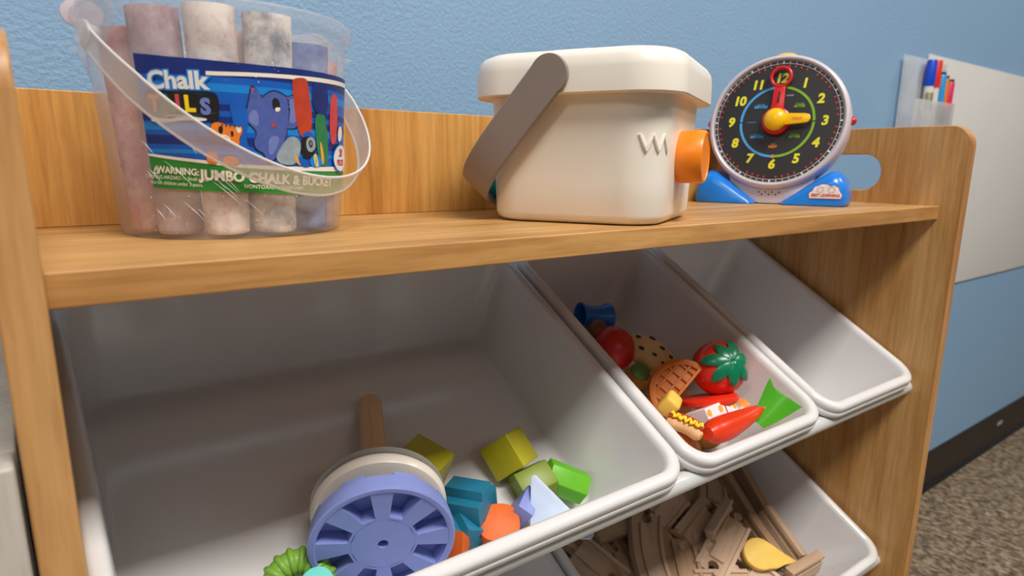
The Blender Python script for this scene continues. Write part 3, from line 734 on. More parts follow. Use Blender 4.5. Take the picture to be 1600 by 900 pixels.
tick(0, 0.0362, 0.0396, 0.0004, M['k_print'], 0.0018); tick(180, 0.0362, 0.0396, 0.0004, M['k_print'], 0.0018); tick(-90, 0.0360, 0.0400, 0.0009, M['o_print'], 0.0018)
for x, y, w1, w2, m in ((-0.0185, 0.0165, 'minutes', 'BEFORE', 'lb_print'), (-0.0190, -0.0165, 'minutes', 'BEFORE', 'lb_print'), (0.0215, 0.0165, 'minutes', 'AFTER', 'lg_print'), (0.0200, -0.0165, 'minutes', 'AFTER', 'lg_print'), (-0.0010, -0.0275, 'half', 'PAST', 'o_print')):
    dtext(w1, x, y + 0.0030, 0.0019, M[m], 0, 0.15); dtext(w2, x, y, 0.0028, M[m], 0.04, 0.12)
dtext('a quarter', -0.0265, 0.0, 0.0018, M['lb_print'], 0, 0.15)
dtext("o'clock", 0.0105, 0.0285, 0.0018, M['w_print'], 0, 0.1)
d.build('dial', clock, flat=True)
# minute hand (red, ring at the tip) and hour hand (yellow)
mh = MB(); zb = 0.0050
mh.lathe([(0, 0.0012), (0.0145, 0.0012), (0.0150, 0.003), (0.0145, zb + 0.003), (0.012, zb + 0.0045), (0, zb + 0.0045)], M['redplastic'], DF, n=40)
mh.prism([(-0.0072, 0), (0.0072, 0), (0.0056, 0.037), (-0.0056, 0.037)], zb, zb + 0.0028, M['redplastic'], DF, bev=0.0005)
mh.tube([(0.0102 * math.cos(2 * PI * i / 40), 0.0475 + 0.0102 * math.sin(2 * PI * i / 40), zb + 0.0014) for i in range(40)], 0.0019, M['redplastic'], DF, n=12, closed=True)
dtext('Minute', 0, 0.025, 0.0030, M['k_print'], 0.02, 0, zb + 0.0031, rot=90, F=(mh, DF))
mh.build('minute_hand', clock)
hh = MB(); zc = 0.0098
hh.prism([(0, -0.0068), (0, 0.0068), (0.030, 0.0050), (0.0335, 0.0042), (0.0352, 0.0020), (0.0356, 0), (0.0352, -0.0020), (0.0335, -0.0042), (0.030, -0.0050)], zc, zc + 0.0030, M['yelplastic'], DF @ RZ(1.5), bev=0.0007)
hh.lathe([(0, zb + 0.0046), (0.0112, zb + 0.0046), (0.0118, zc), (0.0118, zc + 0.004), (0.0108, zc + 0.0065), (0.0075, zc + 0.0088), (0.0035, zc + 0.0100), (0, zc + 0.0103)], M['yelplastic'], DF, n=40)
dtext('Hour', 0.0220, 0.0006, 0.0032, M['o_print'], 0.03, 0.1, zc + 0.0033, rot=1.5, F=(hh, DF))
hh.build('hour_hand', clock)
# blue feet
for sgn in (1, -1):
    f = MB(); rg = []
    prof = [(0.012, 0.0008), (0.030, 0.0008), (0.050, 0.0008), (0.070, 0.0008), (0.0800, 0.0010), (0.0815, 0.004), (0.0810, 0.012), (0.0785, 0.022), (0.0745, 0.0305), (0.0700, 0.0350), (0.0660, 0.0368), (0.0600, 0.0360), (0.0480, 0.0285), (0.0360, 0.0200), (0.0240, 0.0110), (0.0150, 0.0045)]
    for y, sc in ((0.034, 0.93), (0.026, 0.98), (0.006, 1.0), (-0.008, 0.98), (-0.017, 0.90), (-0.0225, 0.78), (-0.0245, 0.62)):
        cxm, czm = 0.052, 0.0008
        rg.append([(sgn * (cxm + (x - cxm) * (0.5 + 0.5 * sc)), y, czm + (zz_ - czm) * sc) for x, zz_ in prof])
    f.loft(rg, M['blueplastic'])
    foot = f.build('foot', clock, ang=60)
    if sgn == 1:
        tree = bvh_of(foot); lg = MB()
        def onfoot(x, zf, lift):
            hit = tree.ray_cast(Vector((x, -0.1, zf)), Vector((0, 1, 0)))
            y = hit[0].y if hit[0] else -0.02
            return Vector((x, y - lift, zf))
        def fpoly(P, m, lift):
            bm = bmesh.new(); from_ = [bm.verts.new((a, b_, 0)) for a, b_ in P]; bm.faces.new(from_)
            bmesh.ops.triangulate(bm, faces=bm.faces); bmesh.ops.subdivide_edges(bm, edges=list(bm.edges), cuts=3, use_grid_fill=True)
            for v in bm.verts: v.co = onfoot(v.co.x, v.co.y, lift)
            lg.bm(bm, m)
        cl = [(0.0, 0.0), (0.030, 0.0), (0.031, 0.004), (0.0285, 0.0075), (0.027, 0.011), (0.023, 0.0135), (0.0195, 0.0125), (0.016, 0.0145), (0.0115, 0.0145), (0.0085, 0.012), (0.0045, 0.0115), (0.003, 0.008), (-0.0005, 0.005)]
        g0 = (0.0440, 0.0085)
        fpoly([(g0[0] + x * 1.0 - 0.0006 + (0.0012 if x > 0.015 else 0), g0[1] + y * 1.06 - 0.0006) for x, y in cl], M['r_print'], 0.0004)
        fpoly([(g0[0] + x, g0[1] + y) for x, y in cl], M['w_print'], 0.0007)
        vs, fs = text('BEST LEARNING', 0.0042, 0.03, 0.1, 0.92)
        lg.add([onfoot(g0[0] + 0.0155 + v.x, g0[1] + 0.0032 + v.y, 0.0010) for v in vs], fs, M['r_print'])
        for cx_ in (0.010, 0.021):
            for j in range(10):
                a0 = 2 * PI * j / 10; a1 = 2 * PI * (j + 0.75) / 10
                q = [onfoot(g0[0] + cx_ + rr_ * math.cos(a), g0[1] + 0.009 + rr_ * math.sin(a), 0.0009) for rr_, a in ((0.0028, a0), (0.0033, a0), (0.0033, a1), (0.0028, a1))]
                lg.add(q, [[0, 1, 2, 3]], M['r_print'])
        lg.build('logo', foot, flat=True)


# ================================================================== toys in the wide upper bin
CAMP = Vector((-0.0060, -0.3016, 0.0413))
def P1(x, s, n): return BF(1, x, s, n).translation
def P2(x, s, n): return BF(2, x, s, n).translation
def U(row=1): return BF(row).to_3x3()
wc = P1(0.1655, 0.0475, -0.0515); tip = P1(0.2280, 0.1990, -0.0915); ax = (tip - wc).normalized(); AL = (tip - wc).length
AX = zalong(wc, ax)                               # z runs from the wheel to the far end of the dowel
st = thing('stacking_toy', 'stacking toy with a wooden dowel and periwinkle slotted base lying on its side', 'toy', AX)
R0 = 0.0490
w = MB(); NS = 8
def pk(k, r, side, hw):                            # corner of pocket k at radius r
    a = 2 * PI * (k + 0.5) / NS; 
    return (r * math.cos(a) - side * hw * math.sin(a), r * math.sin(a) + side * hw * math.cos(a))
hi, ho, ri, ro = 0.0046, 0.0102, 0.0230, 0.0445
w.lathe([(0.0036, 0.0001), (0.0215, 0.0001), (0.0215, 0.012)], M['peri'], n=48, cap0=False, cap1=False)
w.lathe([(0.0036, 0.0001), (0.0036, 0.010), (0, 0.010)], M['peri'], n=24, cap0=False)
ring_ = []
for k in range(NS):
    a = pk(k, ri, 1, hi); b_ = pk(k, ro, 1, ho); c_ = pk(k + 1, ro, -1, ho); d_ = pk(k + 1, ri, -1, hi)
    a0 = math.atan2(b_[1], b_[0]); a1 = math.atan2(c_[1], c_[0])
    if a1 < a0: a1 += 2 * PI
    i0 = math.atan2(a[1], a[0]); i1 = math.atan2(d_[1], d_[0])
    if i1 < i0: i1 += 2 * PI
    pts = [a, b_] + [(math.hypot(*b_) * math.cos(a0 + (a1 - a0) * j / 5), math.hypot(*b_) * math.sin(a0 + (a1 - a0) * j / 5)) for j in range(1, 5)] + [c_, d_]
    pts += [(0.0213 * math.cos(i1 + (i0 - i1) * j / 4), 0.0213 * math.sin(i1 + (i0 - i1) * j / 4)) for j in range(0, 5)]
    w.prism(pts, 0.0001, 0.0125, M['peri'])
    # inner end wall of each pocket
    q0 = 2 * PI * (k + 0.5) / NS - 0.20; q1 = q0 + 0.40
    e0 = pk(k, ri, -1, hi + 0.0003); e1 = pk(k, ri, 1, hi + 0.0003)
    w.prism([(0.0211 * math.cos(q0), 0.0211 * math.sin(q0)), e0, e1, (0.0211 * math.cos(q1), 0.0211 * math.sin(q1))], 0.0001, 0.0125, M['peri'])
w.lathe([(0.0440, 0.0125), (0.0440, 0.0001), (0.0452, -0.0006), (0.0478, -0.0006), (0.0490, 0.0006), (0.0492, 0.004), (0.0480, 0.0135), (0.0, 0.0135)], M['peri'], n=72, cap0=False)
w.lathe([(0.0, 0.0122), (0.0445, 0.0122)], M['peri'], n=48, cap0=False, cap1=False)
for k in range(8):                                 # castle-like tabs on the back of the rim
    a = R_(45 * k + 22)
    X = RZ(45 * k + 22)
    w.prism([(0.0468 * math.cos(t), 0.0468 * math.sin(t)) for t in [R_(-11 + 22 * j / 6) for j in range(7)]] + [(0.038 * math.cos(t), 0.038 * math.sin(t)) for t in [R_(11 - 22 * j / 6) for j in range(7)]], 0.0130, 0.0180, M['peri'], X)
w.build('slotted_base', st, ang=30)
MB().lathe([(0, 0.012), (0.0103, 0.012), (0.0103, AL - 0.002), (0.0095, AL), (0, AL + 0.0003)], M['dowel'], n=32).build('dowel', st)
def ringtoy(z0, R, t, m, lab):
    r = MB(); r.lathe([(0.0112, z0), (R * 0.86, z0), (R * 0.955, z0 + t * 0.10), (R, z0 + t * 0.4), (R, z0 + t * 0.6), (R * 0.955, z0 + t * 0.9), (R * 0.86, z0 + t), (0.0112, z0 + t), (0.0112, z0)], m, n=72, cap0=False, cap1=False)
    return tag(r.build('stacking_ring', X=AX), lab, 'toy ring', 'rings threaded on the stacking toy')
ringtoy(0.0275, 0.0480, 0.0125, M['disc_white'], 'glossy white ring on the dowel directly behind the periwinkle base')
ringtoy(0.0405, 0.0480, 0.0042, M['disc_grey'], 'thin grey ring on the dowel behind the white ring')

def block(name, mb, row, x, s, n, rx, ry, rz, lab, cat='block', group=None, **k):
    o = mb.build(name, X=BF(row, x, s, n) @ Euler((R_(rx), R_(ry), R_(rz)), 'XYZ').to_matrix().to_4x4(), **k)
    return tag(o, lab, cat, group)
cube = lambda d, m: MB().box((0, 0, 0), (d, d, d), m, bev=0.0009)
GB = 'coloured wooden blocks in the wide upper bin'
block('wooden_cube', cube(0.036, M['olive']), 1, 0.2350, 0.1130, -0.0840, -4, 8, 30, 'olive yellow wooden cube just behind the stacking toy', group=GB)
block('wooden_cube', cube(0.031, M['olive']), 1, 0.3160, 0.1010, -0.0800, 24, 20, 22, 'olive yellow wooden cube farthest right, tilted on one corner', group=GB)
def plus(r, a, n_=0): return [(a, -r), (a, -a), (r, -a), (r, a), (a, a), (a, r), (-a, r), (-a, a), (-r, a), (-r, -a), (-a, -a), (-a, -r)]
block('notched_block', MB().prism(plus(0.0170, 0.0085), -0.0165, 0.0165, M['petrol'], bev=0.0007), 1, 0.2560, 0.0690, -0.0790, 62, 10, 30, 'petrol blue wooden block with long notches, beside the orange round block', group=GB)
block('notched_block', MB().prism(plus(0.0150, 0.0075), -0.0130, 0.0130, M['petrol'], bev=0.0007), 1, 0.2420, 0.0540, -0.0900, 80, 20, -10, 'dark petrol block half hidden under the other notched block', group=GB)
hexp = lambda r, h, m, n=6: MB().prism([(r * math.cos(2 * PI * j / n), r * math.sin(2 * PI * j / n)) for j in range(n)], -h / 2, h / 2, m, bev=0.0008)
block('wooden_block', hexp(0.0185, 0.032, M['olive2'], 5), 1, 0.3240, 0.0690, -0.0860, 30, 70, 30, 'dull green wooden block under the tilted cube', group=GB)
block('wooden_block', hexp(0.0150, 0.037, M['lime'], 6), 1, 0.3520, 0.0600, -0.0830, 0, 97, -38, 'bright green six-sided block at the right end of the blocks', group=GB)
fc = P1(0.2680, 0.0440, -0.0760)
hp = []
for j in range(28):
    t = 2 * PI * j / 28; hp.append((0.0172 * math.cos(t), 0.0172 * math.sin(t) * (1 + 0.12 * math.cos(2 * t))))
tag(MB().prism(hp, -0.014, 0.0, M['orange'], bev=0.0008).build('rounded_block', X=zalong(fc, (CAMP - fc) + Vector((0.12, 0, 0.25)))), 'orange rounded wooden block with its smooth face turned up', 'block', GB)
block('wooden_wedge', MB().prism([(-0.013, -0.013), (0.015, -0.013), (-0.010, 0.016)], -0.010, 0.010, M['orange'], bev=0.0007), 1, 0.2300, 0.0470, -0.0800, 70, 10, 40, 'small orange wedge touching the right edge of the periwinkle base', group=GB)
block('wooden_block', MB().box((0, 0, 0), (0.026, 0.014, 0.030), M['peri'], bev=0.001), 1, 0.2950, 0.0480, -0.0800, 10, 5, 35, 'small periwinkle block left of the pale blue triangle', group=GB)
pc = P1(0.3080, 0.0350, -0.0600)
tri = []
for cx_, cy_, a0 in ((-0.0130, 0.0190, 90), (-0.0130, -0.022, 180), (0.0300, -0.022, 270)):
    for j in range(7):
        a = R_(a0 - 10 + 110 * j / 6) if a0 != 270 else R_(a0 + 100 * j / 6)
        tri.append((cx_ + 0.0035 * math.cos(a), cy_ + 0.0035 * math.sin(a)))
tag(MB().prism(tri, -0.008, 0.0, M['paleblue'], bev=0.0006).build('triangle_block', X=zalong(pc, CAMP - pc + Vector((0.02, 0, 0.1)))), 'pale blue rounded triangle piece standing against the front lip', 'block', GB)
g = MB(); NR = 17
for i in range(NR):
    a = 2 * PI * i / NR; X = T(0.0165 * math.cos(a), 0.0165 * math.sin(a), 0) @ RZ(math.degrees(a))
    g.sphere((0, 0, 0), 1.0, M['ringgreen'], X, 14, 10, (0.0096, 0.0040, 0.0092))
g.tube([(0.0165 * math.cos(2 * PI * i / 40), 0.0165 * math.sin(2 * PI * i / 40), 0) for i in range(40)], 0.0078, M['ringgreen'], n=10, closed=True)
block('ribbed_ring', g, 1, 0.1150, 0.0560, -0.0850, 25, -15, 0, 'pale green ribbed toy ring at the left of the stacking toy', 'toy ring')
tc_ = P1(0.1150, 0.0340, -0.0590); sp = []
for j in range(40):
    t = 2 * PI * j / 40; r = 0.0150 + 0.0032 * math.cos(4 * t + 0.6); sp.append((r * 1.5 * math.cos(t), r * math.sin(t)))
tag(MB().prism(sp, -0.010, 0.0, M['mint'], bev=0.0008).build('wavy_block', X=zalong(tc_, CAMP - tc_ + Vector((0.05, 0, 0.15)))), 'mint green wavy edged piece in front of the ribbed ring', 'block', GB)

# ================================================================== play food in the narrow bin
GF = 'play food in the narrow bin'
def food(name, mb, x, s, n, lab, rx=0, ry=0, rz=0, cat='play food', X=None, **k):
    o = mb.build(name, X=X if X is not None else BF(1, x, s, n) @ Euler((R_(rx), R_(ry), R_(rz)), 'XYZ').to_matrix().to_4x4(), **k)
    return tag(o, lab, cat, GF)
# tomato with its green star
tp = P1(0.5530, 0.0880, -0.0205); tx = zalong(tp, Vector((-0.30, -0.78, 0.52)))
tom = thing('toy_tomato', 'shiny red toy tomato with a dark green leafy star', 'play food', tx, GF)
TR = 0.0275
m_ = MB(); m_.lathe([(0, -TR * 0.92)] + [(TR * math.sin(PI * i / 18) * (1 + 0.015 * math.cos(0)), -TR * 0.93 * math.cos(PI * i / 18)) for i in range(1, 17)] + [(TR * 0.13, TR * 0.88), (0, TR * 0.84)], M['tomato'], n=40)
m_.build('body', tom)
cl_ = MB(); NL = 7; NA = 5
def ons(r, a, lift):
    ph = r; rr_ = TR + lift; return Vector((rr_ * math.sin(ph) * math.cos(a), rr_ * math.sin(ph) * math.sin(a), rr_ * 0.95 * math.cos(ph)))
for k in range(NL):
    a0 = 2 * PI * k / NL + 0.15; vs = []; rows = 9; Lp = 0.90 + 0.16 * math.sin(k * 2.3)
    for i in range(rows + 1):
        t = i / rows; hw = (0.72 * (1 - t) ** 0.62 * (0.60 + 0.95 * t)) + 0.01
        if t < 0.15: hw = 0.50
        for j in range(-NA, NA + 1):
            q = j / NA; vs.append(ons(0.10 + Lp * t, a0 + q * hw / max(0.28, math.sin(0.10 + Lp * t)) * 0.42 + 0.10 * t * t, 0.0010 + 0.0008 * (1 - q * q) + 0.0022 * t * t * (1 if k % 2 else 0.3)))
    nn_ = 2 * NA + 1; fs = [[i * nn_ + j, i * nn_ + j + 1, (i + 1) * nn_ + j + 1, (i + 1) * nn_ + j] for i in range(rows) for j in range(nn_ - 1)]
    cl_.add(vs, fs, M['calyx'])
cl_.lathe([(0.0058, TR * 0.94), (0.0045, TR * 1.0), (0.0028, TR * 1.0), (0.0020, TR * 0.965), (0.0, TR * 0.96)], M['calyx'], n=16, cap0=False)
c_o = cl_.build('leafy_star', tom, ang=60); sm = c_o.modifiers.new('thick', 'SOLIDIFY'); sm.thickness = 0.0012; sm.offset = 0
# blue cup lying on its side
food('toy_cup', MB().lathe([(0, 0), (0.0155, 0), (0.0168, 0.0015), (0.0168, 0.004), (0.0130, 0.012), (0.0125, 0.024), (0.0155, 0.034), (0.0158, 0.036), (0.0148, 0.0362), (0.0110, 0.026), (0.0110, 0.004), (0, 0.004)], M['bluecup'], n=36),
     0, 0, 0, 'blue toy cup lying at the back of the play food', X=zalong(P1(0.5060, 0.2040, -0.0440), Vector((-0.80, 0.25, 0.10))), cat='play food')
food('toy_apple', MB().lathe([(0, -0.0195)] + [(0.0225 * math.sin(PI * i / 14) * (1 + 0.07 * math.sin(PI * i / 14)), -0.021 * math.cos(PI * i / 14)) for i in range(2, 13)] + [(0.003, 0.0185), (0, 0.0165)], M['apple'], n=32),
     0.4830, 0.1650, -0.0480, 'dark red toy apple in front of the blue cup', 25, 10, 0)
food('toy_nut', MB().sphere((0, 0, 0), 0.011, M['brown'], sc=(1.2, 1, 0.9)), 0.4760, 0.1900, -0.0420, 'small brown toy piece between the blue cup and the apple', 0, 0, 40)
ck = MB().sphere((0, 0, 0), 0.0205, M['cookie'], seg=28, rings=18, sc=(1.45, 0.9, 0.62))
for a_, b_, r in ((0.3, 0.5, 0.0030), (-0.2, 0.9, 0.0034), (0.75, 0.3, 0.0028), (-0.7, 0.4, 0.003), (0.15, -0.35, 0.0026), (-0.4, -0.4, 0.003), (0.6, -0.5, 0.0025)):
    x_ = a_ * 0.0205 * 1.3; y_ = b_ * 0.0205 * 0.7; q = max(0, 1 - (x_ / (0.0205 * 1.45)) ** 2 - (y_ / (0.0205 * 0.9)) ** 2)
    ck.sphere((x_, y_, 0.0205 * 0.62 * math.sqrt(q)), r, M['choc'], seg=8, rings=6, sc=(1.2, 0.7, 0.5))
food('toy_cookie', ck, 0, 0, 0, 'beige toy cookie with dark chips behind the waffle', X=zalong(P1(0.5140, 0.1430, -0.0430), Vector((-0.35, -0.75, 0.75))) @ RZ(-38))
# waffle: half disc with a raised rim and grid
wf = MB(); HR = 0.0335
half = [(HR * math.cos(PI * j / 24), HR * math.sin(PI * j / 24)) for j in range(25)]
wf.prism(half, -0.006, 0.0025, M['waffle'], bev=0.0006)
rim = [(HR * math.cos(PI * j / 24), HR * math.sin(PI * j / 24)) for j in range(25)] + [((HR - 0.006) * math.cos(PI * j / 24), (HR - 0.006) * math.sin(PI * j / 24)) for j in range(24, -1, -1)]
wf.prism(rim, 0.0, 0.0055, M['waffle'], bev=0.0005)
wf.box((0, 0.0014, 0.0028), (2 * HR - 0.002, 0.0028, 0.0055), M['waffle'], bev=0.0005)
for i in range(-2, 3):
    x_ = i * 0.0105; wf.box((x_, math.sqrt((HR - 0.004) ** 2 - x_ * x_) / 2, 0.0027), (0.0022, math.sqrt((HR - 0.004) ** 2 - x_ * x_), 0.004), M['waffle'], bev=0.0004)
for i in (1, 2):
    y_ = i * 0.0105; wf.box((0, y_, 0.0027), (2 * math.sqrt((HR - 0.004) ** 2 - y_ * y_), 0.0022, 0.004), M['waffle'], bev=0.0004)
wp = P1(0.5060, 0.0850, -0.0400)
wx = Vector((0.72, -0.10, 0.62)).normalized(); wz = (CAMP - wp).normalized() + Vector((0.35, 0, 0.1)); wz = (wz - wx * wz.dot(wx)).normalized()
food('toy_waffle', wf, 0, 0, 0, 'orange brown toy waffle half with a square grid', X=frame(wp, wx, wz.cross(wx), wz))
food('toy_butter', MB().box((0, 0, 0), (0.022, 0.016, 0.018), M['butter'], bev=0.0035), 0.4620, 0.0690, -0.0260, 'pale yellow toy butter cube in front of the waffle', 15, 10, 30)
food('tomato_slice', MB().lathe([(0, 0), (0.026, 0), (0.0285, 0.0015), (0.0290, 0.0035), (0.0285, 0.0060), (0.026, 0.0075), (0, 0.0075)], M['redslice'], n=40), 0, 0, 0,
     'flat round red toy slice lying under the tomato', X=zalong(P1(0.5330, 0.0660, -0.0440), Vector((0.02, 0.28, 0.95))))
cb = MB().box((0, 0, 0), (0.050, 0.022, 0.030), M['carton'], bev=0.0008)
for i, (x_, z_) in enumerate([(-0.020, 0.008), (-0.012, -0.004), (-0.019, -0.010), (-0.003, 0.007), (-0.001, -0.008), (0.013, 0.009), (0.021, 0.004), (0.014, -0.009), (0.0215, -0.009)]):
    q = [(0.0042 * math.cos(t) * (0.6 if math.cos(t - i) > 0.3 else 1), 0.0036 * math.sin(t)) for t in [2 * PI * j / 14 for j in range(14)]]
    cb.prism(q, 0.0108, 0.0113, M['nut'], T(x_, 0, z_) @ frame((0, 0, 0), (1, 0, 0), (0, 0, 1), (0, -1, 0)))
    cb.prism(q, 0.0148, 0.0153, M['nut'], T(x_, z_ * 0.7, 0))
cb.box((0.0055, 0, 0), (0.0016, 0.0226, 0.0306), M['crimson']); cb.box((0.0246, 0, 0), (0.0012, 0.0226, 0.0306), M['cyanp'])
food('snack_carton', cb, 0.5180, 0.0510, -0.0420, 'small white toy carton printed with yellow nut shapes', 30, 0, 4)
food('toy_carrot', MB().lathe([(0, 0), (0.0105, 0.002), (0.0125, 0.007), (0.0115, 0.016), (0.0085, 0.028), (0.004, 0.038), (0, 0.041)], M['carrot'], n=24), 0, 0, 0, 'orange toy piece between the carton and the green pod', X=zalong(P1(0.5660, 0.0460, -0.0370), Vector((-0.6, 0.1, -0.25))))
hd = MB(); hp_ = [(-0.020 + 0.040 * i / 10, 0.004 * math.sin(PI * i / 10), 0) for i in range(11)]
hd.tube(hp_, [0.0045] + [0.0075] * 9 + [0.0045], M['bun'], n=14); hd.tube([(p[0], p[1] + 0.006, 0.006) for p in hp_], [0.003] + [0.0048] * 9 + [0.003], M['sausage'], n=12)
hd.tube([(-0.018 + 0.036 * i / 24, 0.0065 + 0.0034 * math.sin(i * 1.45), 0.0105) for i in range(25)], 0.0017, M['mustard'], n=8)
hd.map(lambda p: p * 0.82)
food('toy_hot_dog', hd, 0.4570, 0.0420, -0.0300, 'toy hot dog with squiggled yellow mustard at the left wall', 20, -15, -68)
pp = MB(); path = [(-0.044 + 0.088 * i / 16, 0.0, 0.0045 * (2 * i / 16 - 1) ** 2 * 1.2) for i in range(17)]
pp.tube(path, [0.0060, 0.0095, 0.0115, 0.0122, 0.0125, 0.0125, 0.0122, 0.0118, 0.0112, 0.0105, 0.0098, 0.0090, 0.0082, 0.0072, 0.0060, 0.0042, 0.0018], M['pepper'], n=20)
pp.sphere((0.0425, 0, 0.0055), 0.0044, M['peptip'], sc=(1.2, 1, 1))
food('chili_pepper', pp, 0.5160, 0.0290, -0.0270, 'long glossy red toy chili pepper against the front lip', 0, -4, 2)
gp = MB(); rg = []
for i in range(9):
    t = i / 8; hw = 0.0060 + 0.0135 * t ** 0.8; yb = 0.040 * t
    row_ = []
    for j in range(11):
        q = -1 + 2 * j / 10; wav = 0.0035 * math.cos(q * PI * 1.0) * t
        row_.append((hw * q, yb - (0.004 * (1 - q * q) * t) + 0.0015 * math.sin(q * 5) * t, 0.008 * (q * q) * (0.5 + t) - 0.001))
    rg.append([p for p in row_] + [(p[0], p[1], p[2] - 0.0035) for p in row_[::-1]])
gp.loft(rg, M['pod'])
gq = P1(0.5480, 0.0210, -0.0300); gy = Vector((0.30, 0.20, 0.93)).normalized(); gz = (CAMP - gq).normalized(); gz = (gz - gy * gz.dot(gy)).normalized()
food('toy_lettuce_leaf', gp, 0, 0, 0, 'bright green curled toy leaf standing in the front right corner', X=frame(gq, gy.cross(gz), gy, gz) @ RZ(-34))
food('toy_lettuce', MB().sphere((0, 0, 0), 0.013, M['lettuce'], sc=(1.3, 0.8, 0.5)), 0.4890, 0.1270, -0.0480, 'dark green toy piece beside the apple, mostly in shade', 10, 20, 10)
# what the pile rests on
for (x_, s_, n_, sx, m) in ((0.450, 0.060, -0.078, 0.9, 'bun'), (0.500, 0.050, -0.080, 1.0, 'carrot'), (0.550, 0.060, -0.080, 1.0, 'butter'), (0.480, 0.110, -0.080, 1.0, 'redslice'), (0.540, 0.105, -0.078, 1.1, 'bun'),
                            (0.490, 0.160, -0.085, 0.8, 'lettuce'), (0.480, 0.205, -0.082, 0.8, 'brown'), (0.530, 0.150, -0.084, 0.8, 'butter')):
    where = {(0.450, 0.060): 'hot dog', (0.500, 0.050): 'chili pepper', (0.550, 0.060): 'green leaf', (0.480, 0.110): 'waffle', (0.540, 0.105): 'tomato', (0.490, 0.160): 'apple', (0.480, 0.205): 'blue cup', (0.530, 0.150): 'cookie'}[(x_, s_)]
    tag(MB().sphere((0, 0, 0), 0.020 * sx, M[m], sc=(1.15, 1.0, 0.85)).build('play_food', X=BF(1, x_, s_, n_ - 0.006)), 'rounded play food piece lying underneath the toy ' + where, 'play food', 'play food buried at the bottom')

# ================================================================== wooden train track in the lower bin
def track(L_, m, rad=None, ends=(1, -1), wide=0.040, th_=0.012):
    """grooved track piece centred at the origin, running along x; ends: 1 knob, -1 socket, 0 plain (right, left)"""
    H = wide / 2; b = MB(); cz = th_ - 0.003
    def outline():
        P = []; N_ = 14
        def seg(xa, ya, xb, yb, n):
            for i in range(n): P.append((xa + (xb - xa) * i / n, ya + (yb - ya) * i / n))
        seg(-L_ / 2, -H, L_ / 2, -H, N_)
        def end(x, sg, kind):            # walk up the end from -H*sg to +H*sg
            P.append((x, -H * sg))
            if kind == 1:
                P.append((x, -0.0030 * sg)); P.append((x + sg * 0.006, -0.0030 * sg))
                for i in range(11):
                    a = R_(-145 + 290 * i / 10); P.append((x + sg * (0.0112 + 0.0056 * math.cos(a)), sg * 0.0056 * math.sin(a)))
                P.append((x + sg * 0.006, 0.0030 * sg)); P.append((x, 0.0030 * sg))
            elif kind == -1:
                P.append((x, -0.0040 * sg)); P.append((x - sg * 0.0055, -0.0040 * sg))
                for i in range(11):
                    a = R_(-145 + 290 * i / 10); P.append((x - sg * (0.0110 + 0.0066 * math.cos(a)), sg * 0.0066 * math.sin(a)))
                P.append((x - sg * 0.0055, 0.0040 * sg)); P.append((x, 0.0040 * sg))
            P.append((x, H * sg))
        end(L_ / 2, 1, ends[0]); seg(L_ / 2, H, -L_ / 2, H, N_); end(-L_ / 2, -1, ends[1])
        Q = []
        for p in P:
            if not Q or (abs(p[0] - Q[-1][0]) + abs(p[1] - Q[-1][1])) > 1e-6: Q.append(p)
        if abs(Q[0][0] - Q[-1][0]) + abs(Q[0][1] - Q[-1][1]) < 1e-6: Q.pop()
        return Q
    b.prism(outline(), 0, cz, m)
    mi0 = -L_ / 2 + (0.020 if ends[1] == -1 else 0.0); mi1 = L_ / 2 - (0.020 if ends[0] == -1 else 0.0)
    for y0, y1, xa, xb in ((-H, -H + 0.0045, -L_ / 2, L_ / 2), (H - 0.0045, H, -L_ / 2, L_ / 2), (-0.0088, 0.0088, mi0, mi1)):
        N_ = 14; pts = [(xa + (xb - xa) * i / N_, y0) for i in range(N_ + 1)] + [(xb - (xb - xa) * i / N_, y1) for i in range(N_ + 1)]
        b.prism(pts, cz, th_, m)
    b.v = [Vector((p.x, p.y, p.z - th_ / 2)) for p in b.v]
    if rad:
        def f(p):
            a = p.x / rad; return Vector(((rad - p.y) * math.sin(a), rad - (rad - p.y) * math.cos(a), p.z))
        b.map(f)
    return b
GT_ = 'wooden train track pieces in the lower bin'
def tr(L_, x, s, n, rz, rx, ry, lab, m='beech', rad=None, ends=(1, -1)):
    o = track(L_, M[m], rad, ends).build('train_track', X=BF(2, x, s, n) @ RZ(rz) @ RY(ry) @ RX(rx), ang=30)
    return tag(o, lab, 'train track', GT_ if 'buried' not in lab else 'train track pieces buried in the heap')
tr(0.080, 0.526, 0.184, -0.058, -4, 184, 6, 'short track piece lying upside down high in the left half of the heap', ends=(0, 0))
tr(0.120, 0.530, 0.128, -0.052, -118, 0, 6, 'long curved track piece sweeping down the left middle of the heap', rad=0.17)
tr(0.055, 0.612, 0.176, -0.056, -163, -20, 10, 'short track piece on top, under the middle of the upper rail', ends=(1, 1))
tr(0.060, 0.470, 0.145, -0.062, -69, 10, 0, 'track piece with an open socket at the lower left of the heap', ends=(-1, 1))
tr(0.070, 0.503, 0.136, -0.066, -100, -12, -5, 'narrow looking tilted track piece left of the long curve', 'beech_dark')
tr(0.060, 0.480, 0.192, -0.076, -60, 20, 4, 'track piece deep in the far left corner of the heap')
tr(0.085, 0.706, 0.172, -0.064, -132, 0, 0, 'curved track piece at the top middle, its socket pointing down', rad=-0.12, ends=(-1, 1))
tr(0.090, 0.638, 0.138, -0.058, -163, -8, -4, 'straight track piece in the centre of the heap with its knob to the left')
tr(0.092, 0.631, 0.098, -0.046, -158, 8, 3, 'straight pale track piece with edge grooves, left of the yellow piece', ends=(-1, 1))
tr(0.070, 0.655, 0.118, -0.048, -160, -48, 0, 'track piece tipped on its side behind the pale straight one', 'beech')
tr(0.085, 0.722, 0.142, -0.066, -106, 82, 0, 'track piece standing on edge in the dark gap, left of the right-hand pair', 'beech_dark', ends=(0, 0))
